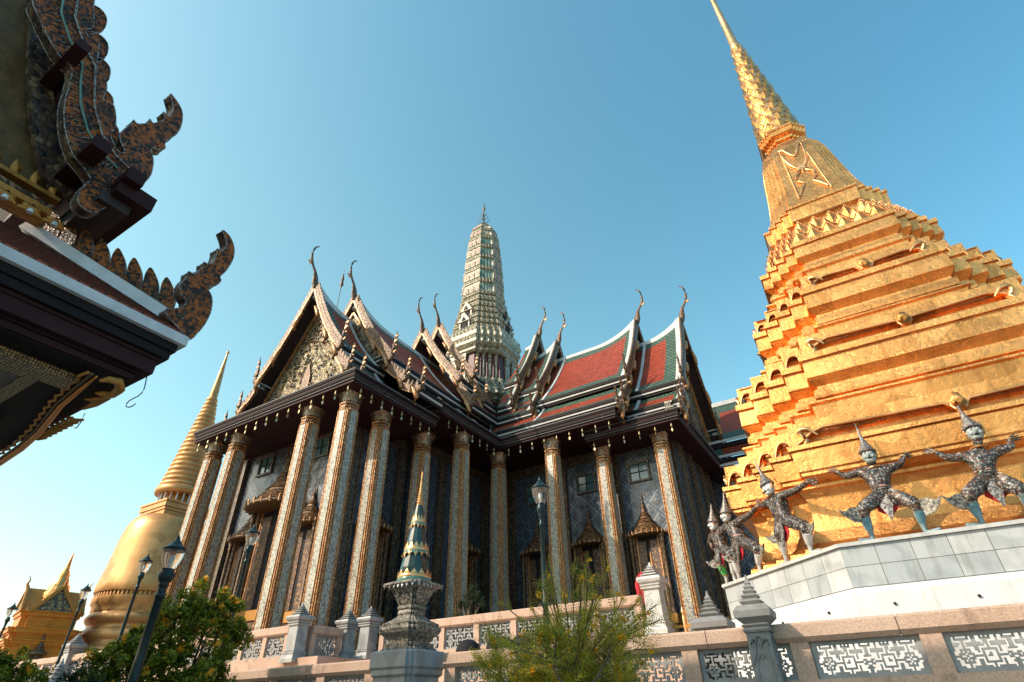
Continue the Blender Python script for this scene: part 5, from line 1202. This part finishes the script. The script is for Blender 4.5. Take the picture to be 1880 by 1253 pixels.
m.loft([[(-30, y, z), (XB-.1, y, z), (XB-.1, y+.10, z+.12), (-30, y+.10, z+.12)] for y, z in ((1.12, 5.52), (.84, 5.78), (.56, 6.25), (.26, 6.85), (.05, 7.35), (-.3, 8.2), (-.9, 9.6))], 'soffit_dark', caps=True); m.build('upper_roof', PV)
m = MB()    # purlin ends, square and dark purple
for y, z, s in ((1.30, 5.50, .20), (.86, 5.62, .19), (.20, 6.78, .15)): m.bar((-8.4, y, z), (XB+.42, y, z), s, s*.9, 'lacquer_purple')
m.bar((XB+.30, 1.42, 5.36), (-30, 1.42, 5.36), .42, .22, 'lacquer_purple'); m.bar((XB+.16, 1.30, 5.20), (-30, 1.30, 5.20), .34, .16, 'wood_dark'); m.build('purlin', PV)
m = MB(); m.plate([(-7.25, y, z) for y, z in ((.95, 5.0), (.95, 5.5), (.70, 5.75), (.30, 6.5), (-.1, 7.3), (-.6, 8.6), (-1.2, 9.6), (-4.0, 9.6), (-4.0, 5.0))], (1, 0, 0), .1, 'gilt_brown'); m.build('pediment', PV)
m = MB(); m.plate([(-7.05, y, z) for y, z in ((1.12, 5.45), (.84, 5.72), (.56, 6.18), (.26, 6.78), (.05, 7.28), (-.3, 8.12), (-.5, 8.0), (-.15, 7.15), (.08, 6.6), (.36, 6.02), (.62, 5.6), (.8, 5.42))], (1, 0, 0), .12, 'mosaic_brown'); m.build('gable_border', PV)
m = MB()
for z, o, h, mt in ((5.02, .0, .06, 'gold_dark'), (5.11, .10, .08, 'ochre_gilt'), (5.22, .05, .07, 'mosaic_gold_dim'), (5.32, .12, .05, 'gold_dark')): m.bar((-7.2+o, -4, z), (-7.2+o, .95, z), .12, h, mt)
for k in range(16): m.tube([(-7.08, .85-k*.20, 5.36), (-7.05, .85-k*.20, 5.42), (-7.08, .82-k*.20, 5.56)], [.05, .06, .01], 'ochre_gilt', 6)
m.build('frieze', PV)
for k in range(13):
    y = 1.0-k*.245; m = MB(); p = Vector((-6.92, y, 4.86))
    for q in range(5):
        a = math.pi/2+(q-2)*.75; m.tube([p, p+Vector((.05, math.cos(a)*.06, math.sin(a)*.06)), p+Vector((.02, math.cos(a)*.11, math.sin(a)*.11))], [.02, .038, .02], 'ochre_gilt', 6)
    m.lathe([(.035, p.z-.03), (.03, p.z+.02), (0, p.z+.03)], 'demon_white', 8, (p.x+.06, p.y)); m.build('rosette', PV)
# eave bracket under the corner, gilt edged
m = MB(); bk = [(-6.27, 1.89, 3.02), (-6.64, 1.92, 3.0), (-7.25, 1.99, 3.0), (-8.21, 2.18, 3.0), (-8.9, 2.27, 3.0), (-9.72, 2.33, 3.0), (-11.5, 2.36, 3.0)]
m.tube(bk, [.012, .022, .028, .036, .04, .04, .04], 'orange_paint', 8); m.tube([Vector(p)+Vector((0, -.05, .01)) for p in bk], .018, 'gilt_brown', 6)
pth = []
for i in range(len(bk)-1):
    n_ = max(3, int((Vector(bk[i+1])-Vector(bk[i])).length/.10))
    for k in range(n_): pth.append(Vector(bk[i]).lerp(Vector(bk[i+1]), k/n_)+Vector((0, -.085-(.035 if (len(pth) % 2) else 0), .01)))
m.tube(pth, .017, 'ochre_gilt', 6); m.build('bracket', PV)
m = MB(); zz = 3.0
def leafs(pts, r):
    m = MB(); m.tube([(x, y, zz) for x, y in pts], r, 'ochre_gilt', 8); m.build('bracket_scroll', PV)
leafs([(-6.28, 1.94), (-6.18, 1.98), (-6.15, 2.06), (-6.30, 2.15), (-6.48, 2.17), (-6.62, 2.16)], [.02, .035, .045, .05, .04, .02])
leafs([(-6.45, 2.17), (-6.56, 2.10), (-6.60, 2.04)], [.02, .035, .01]); leafs([(-6.6, 2.18), (-6.78, 2.12), (-6.84, 2.05)], [.02, .035, .01]); leafs([(-6.6, 2.19), (-6.85, 2.17), (-7.1, 2.16)], [.02, .04, .015])
for k in range(8): leafs([(-7.4-k*.13, 2.30), (-7.5-k*.13, 2.25), (-7.49-k*.13, 2.18), (-7.42-k*.13, 2.2)], [.015, .028, .024, .008])

m = MB()     # wire hook hanging from the eave beam
hp = [(-6.04, 2.25, 3.12), (-6.0, 2.25, 3.02), (-5.98, 2.25, 2.95), (-5.99, 2.25, 2.91), (-6.05, 2.25, 2.885), (-6.14, 2.25, 2.885), (-6.22, 2.25, 2.88), (-6.255, 2.25, 2.855), (-6.24, 2.25, 2.815), (-6.17, 2.25, 2.785), (-6.09, 2.25, 2.775), (-6.04, 2.25, 2.79)]
m.tube(hp, .006, 'iron_green', 6); m.build('hook', PV)
m = MB(); m.tube([(-7.45, 2.3, 3.10), (-7.44, 2.3, 2.98), (-7.5, 2.3, 2.92), (-7.56, 2.3, 2.94)], .006, 'iron_green', 6); m.build('hook', PV)
# ------------------------------------------------------------------ demon guardians
DJ = {"A":{"head":[0.619,11.69,3.836],"crown":[0.617,11.81,4.588],"neck":[0.63,11.75,3.672],"shL":[0.408,11.75,3.627],"shR":[0.82,11.75,3.587],"elL":[0.136,11.75,3.58],"elR":[1.037,11.75,3.611],"waL":[0.003,11.75,3.716],"waR":[1.133,11.75,3.756],"haL":[-0.091,11.87,3.819],"haR":[1.286,11.87,3.803],"chest":[0.604,11.73,3.494],"waist":[0.593,11.75,3.216],"hip":[0.585,11.77,3.124],"hpL":[0.496,11.75,3.115],"hpR":[0.672,11.75,3.101],"knL":[0.173,11.53,2.892],"knR":[1.013,11.53,2.851],"anL":[0.191,11.75,2.587],"anR":[0.98,11.75,2.578],"toL":[-0.047,11.67,2.504],"toR":[1.213,11.67,2.475],"heL":[0.216,11.75,2.489],"heR":[0.995,11.75,2.493]},"B":{"head":[2.261,11.69,3.879],"crown":[2.25,11.81,4.488],"neck":[2.227,11.75,3.676],"shL":[2.004,11.75,3.55],"shR":[2.411,11.75,3.532],"elL":[1.728,11.75,3.575],"elR":[2.652,11.75,3.571],"waL":[1.609,11.75,3.726],"waR":[2.666,11.75,3.706],"haL":[1.464,11.87,3.824],"haR":[2.871,11.87,3.758],"chest":[2.146,11.73,3.411],"waist":[2.131,11.75,3.189],"hip":[2.118,11.77,3.084],"hpL":[2.024,11.75,3.079],"hpR":[2.21,11.75,3.059],"knL":[1.71,11.53,2.838],"knR":[2.449,11.53,2.8],"anL":[1.77,11.75,2.559],"anR":[2.453,11.75,2.552],"toL":[1.51,11.67,2.461],"toR":[2.619,11.67,2.459],"heL":[1.77,11.75,2.471],"heR":[2.465,11.75,2.472]},"C":{"head":[-1.303,12.461,3.845],"crown":[-1.447,12.606,4.597],"neck":[-1.279,12.579,3.732],"shL":[-1.403,12.703,3.685],"shR":[-1.112,12.412,3.642],"elL":[-1.546,12.846,3.631],"elR":[-0.767,12.067,3.601],"waL":[-1.609,12.909,3.696],"waR":[-0.506,11.806,3.647],"haL":[-1.687,13.015,3.786],"haR":[-0.337,11.665,3.569],"chest":[-1.276,12.576,3.545],"waist":[-1.206,12.506,3.255],"hip":[-1.188,12.488,3.16],"hpL":[-1.273,12.573,3.172],"hpR":[-1.112,12.412,3.129],"knL":[-1.354,12.484,2.904],"knR":[-0.803,11.934,2.85],"anL":[-1.386,12.686,2.62],"anR":[-0.857,12.157,2.583],"toL":[-1.618,12.918,2.535],"toR":[-0.693,11.993,2.525],"heL":[-1.367,12.667,2.529],"heR":[-0.843,12.143,2.498]},"D":{"head":[-2.52,13.679,3.771],"crown":[-2.428,13.587,4.33],"neck":[-2.48,13.78,3.674],"shL":[-2.598,13.898,3.619],"shR":[-2.263,13.563,3.586],"elL":[-2.841,14.141,3.508],"elR":[-1.935,13.235,3.597],"waL":[-2.798,14.098,3.314],"waR":[-1.698,12.998,3.687],"haL":[-2.78,14.108,3.238],"haR":[-1.581,12.91,3.714],"chest":[-2.442,13.742,3.483],"waist":[-2.348,13.648,3.226],"hip":[-2.316,13.616,3.131],"hpL":[-2.422,13.722,3.144],"hpR":[-2.23,13.53,3.112],"knL":[-2.565,13.696,2.932],"knR":[-1.908,13.038,2.839],"anL":[-2.589,13.889,2.676],"anR":[-2.018,13.318,2.639],"toL":[-2.758,14.058,2.548],"toR":[-1.802,13.102,2.539],"heL":[-2.563,13.863,2.563],"heR":[-1.993,13.293,2.543]},"E":{"head":[-2.934,14.092,3.733],"crown":[-2.868,14.027,4.239],"neck":[-2.939,14.239,3.649],"shL":[-3.062,14.362,3.604],"shR":[-2.816,14.116,3.588],"elL":[-3.196,14.496,3.469],"elR":[-2.666,13.966,3.621],"waL":[-3.15,14.45,3.323],"waR":[-2.514,13.814,3.726],"haL":[-3.126,14.454,3.256],"haR":[-2.428,13.756,3.761],"chest":[-2.919,14.219,3.485],"waist":[-2.873,14.173,3.24],"hip":[-2.851,14.151,3.145],"hpL":[-2.933,14.233,3.16],"hpR":[-2.786,14.086,3.135],"knL":[-3.015,14.145,2.932],"knR":[-2.608,13.738,2.899],"anL":[-2.949,14.249,2.674],"anR":[-2.713,14.013,2.689],"toL":[-3.069,14.369,2.563],"toR":[-2.625,13.925,2.616],"heL":[-2.931,14.231,2.573],"heR":[-2.697,13.997,2.59]}}
def demon_skin(name, c1, c2):
    t = NT(name, 0.4, 0.15); co = t.co(); o = t.xyz(co)
    vv = t.vor(co, 38, 'F1', 'Color', .6); g = t.n('ShaderNodeSeparateColor'); t.l(vv, g.inputs[0]); ed = t.vor(co, 38, 'DISTANCE_TO_EDGE', 'Distance', .6)
    arm = t.ramp(g.outputs[0], [(0, (.03, .03, .03)), (.40, (.06, .05, .045)), (.46, (.13, .05, .02)), (.66, (.17, .16, .15)), (.90, (.36, .34, .31))], 'CONSTANT')
    arm = t.mix(.8, arm, t.ramp(ed, [(0, (.3, .3, .3)), (.12, (1, 1, 1))]), 'MULTIPLY')
    sk = t.ramp(t.noise(co, 9, 5), [(.3, c1), (.7, c2)])
    lo_ = t.ramp(o[2], [(.0, (1, 1, 1)), (.36, (1, 1, 1)), (.365, (0, 0, 0)), (.99, (0, 0, 0))], 'CONSTANT')
    t.col(t.mix(lo_, arm, sk)); t.bump(ed, .006, .7)
demon_skin('demon_body_blue', (.10, .17, .19), (.24, .34, .36)); demon_skin('demon_body_white', (.30, .28, .26), (.55, .53, .50))
simple('demon_shin', (0.13, 0.30, 0.38), 0.35, 0, 0.3, 9); simple('leaf_green_glaze', (0.08, 0.45, 0.12), 0.3, 0, 0.2, 9)
def demon(key, label, rot, skinmat, facing):
    J = {k: Vector(v) for k, v in DJ[key].items()}
    zf = 2.385; base = Vector(((J['heL'].x+J['heR'].x)/2, (J['heL'].y+J['heR'].y)/2, 2.372))
    for k in ('toL', 'toR', 'heL', 'heR'): J[k].z = zf+.035
    for k, q in (('anL', 'heL'), ('anR', 'heR')):
        J[k].z = max(zf+.13, min(J[k].z, zf+.2)); J[q].x, J[q].y = J[k].x, J[k].y
    J = {k: v-base for k, v in J.items()}
    S = (J['head'].z)/1.46
    shin = 'demon_shin' if key in 'AB' else ('leaf_green_glaze' if key == 'E' else 'demon_white')
    th = thing('demon_statue', label, 'statue', tuple(base), 0, 'demon guardians holding up the golden chedi')
    V = []; E = []; RD = []
    def add(p, r, par=None):
        V.append(tuple(p)); RD.append(r*S*(1.14 if r > .05 else 1.1)); 
        if par is not None: E.append((par, len(V)-1))
        return len(V)-1
    F = Vector(facing).normalized(); up = Vector((0, 0, 1)); right = up.cross(F)*-1
    hip = add(J['hip'], .145); ws = add(J['waist'], .120, hip); ch = add(J['chest'], .165, ws); nb = add(J['neck'], .06, ch)
    hd = J['head']; add(hd-up*.06*S+F*.02, .085, nb); h1 = add(hd+up*.02*S, .10, len(V)-1); add(hd+up*.10*S, .085, h1)
    for s in ('L', 'R'):
        sh = add(J['sh'+s], .088, ch); el = add(J['el'+s], .066, sh); wa = add(J['wa'+s], .042, el)
        d = (J['ha'+s]-J['wa'+s]).normalized(); pm = add(J['wa'+s]+d*.05, .030, wa); nn = d.cross(F).normalized()
        for i, (off, L) in enumerate(((-.036, .11), (-.012, .14), (.012, .135), (.036, .105))):
            a = add(J['wa'+s]+d*.08+nn*off, .015, pm); b = add(J['wa'+s]+d*(.08+L*.55)+nn*off*1.5, .013, a); add(J['wa'+s]+d*(.08+L)+nn*off*1.9-F*.015, .010, b)
        a = add(J['wa'+s]+d*.05+nn*.045, .0115, pm); add(J['wa'+s]+d*.09+nn*.075, .009, a)
        hp = add(J['hp'+s], .140, hip); kn = add(J['kn'+s], .122, hp); mid = add(J['kn'+s].lerp(J['an'+s], .45), .080, kn); an = add(J['an'+s], .050, mid); he = add(J['he'+s], .045, an); to = J['to'+s]-J['he'+s]; to.z = 0
        to = to.normalized()*.24*S; tb = add(J['he'+s]+to*.6, .042, he); add(J['he'+s]+to+up*.02, .028, tb)
    me = bpy.data.meshes.new('body'); me.from_pydata(V, E, []); me.materials.append(MATS['demon_body_blue' if key in 'AB' else 'demon_body_white'])
    bo = bpy.data.objects.new('body', me); COL.objects.link(bo); bo.parent = th
    md = bo.modifiers.new('skin', 'SKIN'); md.use_smooth_shade = True
    for i, v in enumerate(me.skin_vertices[0].data): v.radius = (RD[i], RD[i]*.92); v.use_root = (i == 0)
    bo.modifiers.new('sub', 'SUBSURF').levels = 1; bo.modifiers['sub'].render_levels = 2
    fw = F
    def tri(p, r, sc=(1, 1, 1), mat=skinmat, m=None, n=12):
        rows = []
        for k in range(1, 8):
            a = math.pi*k/8; rows.append([p+right*(r*sc[0]*math.sin(a)*math.cos(b))+fw*(r*sc[1]*math.sin(a)*math.sin(b))+up*(r*sc[2]*math.cos(a)) for b in [2*math.pi*q/n for q in range(n)]])
        m.grid(rows, mat, True, True); m.cap(rows[0], mat, True); m.cap(list(reversed(rows[-1])), mat, True)
    # mask-like face: jaw, brows, nose, bulging eyes, fanged mouth, ears
    m = MB(); h = hd+up*.01
    tri(h, .118*S, (1, 1.0, 1.15), skinmat, m); tri(h-up*.085*S+fw*.03, .075*S, (1.1, 1, .7), skinmat, m)
    tri(h+fw*.118*S-up*.005, .026*S, (1, 1.1, 1.5), skinmat, m)
    for s in (1, -1):
        tri(h+fw*.100*S+right*s*.048*S+up*.035*S, .024*S, (1.2, .8, .8), 'demon_white', m, 8); tri(h+fw*.118*S+right*s*.048*S+up*.033*S, .010*S, (1, .7, 1), 'void_dark', m, 8)
        m.tube([h+fw*.105*S+right*s*.015*S+up*.055*S, h+fw*.108*S+right*s*.055*S+up*.078*S, h+fw*.08*S+right*s*.095*S+up*.066*S], [.007, .012, .005], 'void_dark', 5)
        tri(h+right*s*.118*S, .036*S, (.4, .7, 1.3), 'mosaic_gold', m, 8); m.tube([h+right*s*.12*S-up*.03*S, h+right*s*.135*S+up*.05*S, h+right*s*.13*S+up*.12*S], [.012, .02, .004], 'mosaic_gold', 5)
        m.tube([h+fw*.10*S+right*s*.035*S-up*.06*S, h+fw*.12*S+right*s*.04*S-up*.045*S], [.008, .002], 'demon_white', 5)
        tri(h+fw*.085*S+right*s*.06*S-up*.03*S, .034*S, (1, .8, .8), skinmat, m, 8)
    tri(h+fw*.100*S-up*.062*S, .034*S, (1.3, .6, .6), 'void_dark', m, 10)
    m.build('face', th)
    # tall tiered crown
    ax = (J['crown']-hd); top = hd+ax; L = ax.length; ax.normalize(); x = ax.orthogonal().normalized(); y = ax.cross(x)
    prof = [(.125, .075), (.150, .09), (.150, .115), (.118, .13), (.128, .155), (.100, .17), (.108, .20), (.080, .22), (.088, .245), (.062, .27), (.070, .295), (.048, .32), (.055, .345), (.038, .37), (.042, .395), (.028, .43), (.022, .55)]
    prof = [(r*S, z*S) for r, z in prof]; prof.append((.004, L))
    m = MB(); rows = [[hd+ax*z+x*r*math.cos(a)+y*r*math.sin(a) for a in [2*math.pi*k/16 for k in range(16)]] for r, z in prof]; m.grid(rows, 'mosaic_silver', True, True); m.build('crown', th)
    # costume: collar, belts, front panel, side wings at the knees, cuffs
    def ring(p, d, r, tr, mat, nm='armlet'):
        m = MB()
        d = d.normalized(); a = d.orthogonal().normalized(); b = d.cross(a); pp = [p+a*r*math.cos(t_)+b*r*math.sin(t_) for t_ in [2*math.pi*k/14 for k in range(15)]]; m.tube(pp, tr, mat, 6); m.build(nm, th)
    ring(J['neck']-up*.03, up, .11*S, .022, 'mosaic_gold', 'collar')
    for k in (-.03, .015, .06): ring(J['waist']+up*k, up, .128*S, .020, ('mosaic_silver', 'pink_plaster', 'mosaic_silver')[int((k+.03)*22) % 3], 'belt')
    for s in ('L', 'R'):
        ring(J['wa'+s], J['wa'+s]-J['el'+s], .042*S, .014, 'mosaic_gold'); ring(J['sh'+s].lerp(J['el'+s], .3), J['el'+s]-J['sh'+s], .07*S, .014, 'pink_plaster')
        ring(J['kn'+s].lerp(J['hp'+s], .18), J['kn'+s]-J['hp'+s], .10*S, .022, 'mosaic_silver'); ring(J['kn'+s].lerp(J['an'+s], .30), up, .088*S, .018, 'pink_plaster'); ring(J['an'+s]+up*.03, up, .062*S, .016, 'mosaic_gold')
    m = MB(); c0 = J['hip']+fw*.13*S
    m.plate([c0+right*-.06+up*.05, c0+right*.06+up*.05, c0+right*.10-up*.22+fw*.02, c0-up*.50*S+fw*.05, c0-right*.10-up*.22+fw*.02], fw, .02, 'mosaic_silver')
    m.plate([c0-fw*.06+right*-.12, c0-fw*.06+right*.12, c0-fw*.05+right*.16-up*.26, c0-fw*.04-up*.40*S, c0-fw*.05-right*.16-up*.26], fw, .02, 'red_cloth'); m.build('loin_panel', th)
    for s, sg in (('L', -1), ('R', 1)):
        m = MB(); a_, b_ = J['kn'+s].lerp(J['an'+s], .28), J['an'+s]+up*.015
        m.tube([a_, a_.lerp(b_, .5), b_], [.098*S, .082*S, .060*S], shin if key != 'E' or s == 'L' else 'demon_white', 14); m.build('legging', th)
        m = MB(); k = J['kn'+s]; 
        f = lambda u, v: k+right*(-sg if False else 0)+ (J['kn'+s]-J['hip']).normalized()*0 + Vector((J['kn'+s].x-J['hip'].x, J['kn'+s].y-J['hip'].y, 0)).normalized()*u+up*v
        if key not in 'AB': f_ = f; f = lambda u, v: f_(u*.6+.03, v*.7)
        m.plate([f(.03, .05), f(.16, .05), f(.30, -.02), f(.42, .03), f(.34, -.09), f(.20, -.20), f(.05, -.22)], F, .03, 'filigree'); m.build('knee_wing', th)
    return th
demon('A', 'blue-legged demon statue with arms spread, nearest left on the front face of the chedi', 0, 'demon_blue', (-.05, -1, .12))
demon('B', 'largest pale-faced demon statue with open mouth, at the right edge', 0, 'demon_blue', (.05, -1, .12))
demon('C', 'white-faced demon statue with ringed sleeve raised to the right, at the plinth corner', 0, 'demon_white', (-.8, -.65, -.1))
demon('D', 'white-faced demon statue second from the left on the chedi corner', 0, 'demon_white', (-.85, -.55, -.05))
demon('E', 'leftmost demon statue, partly hidden, with a bright green shin', 0, 'demon_white', (-.95, -.35, 0))
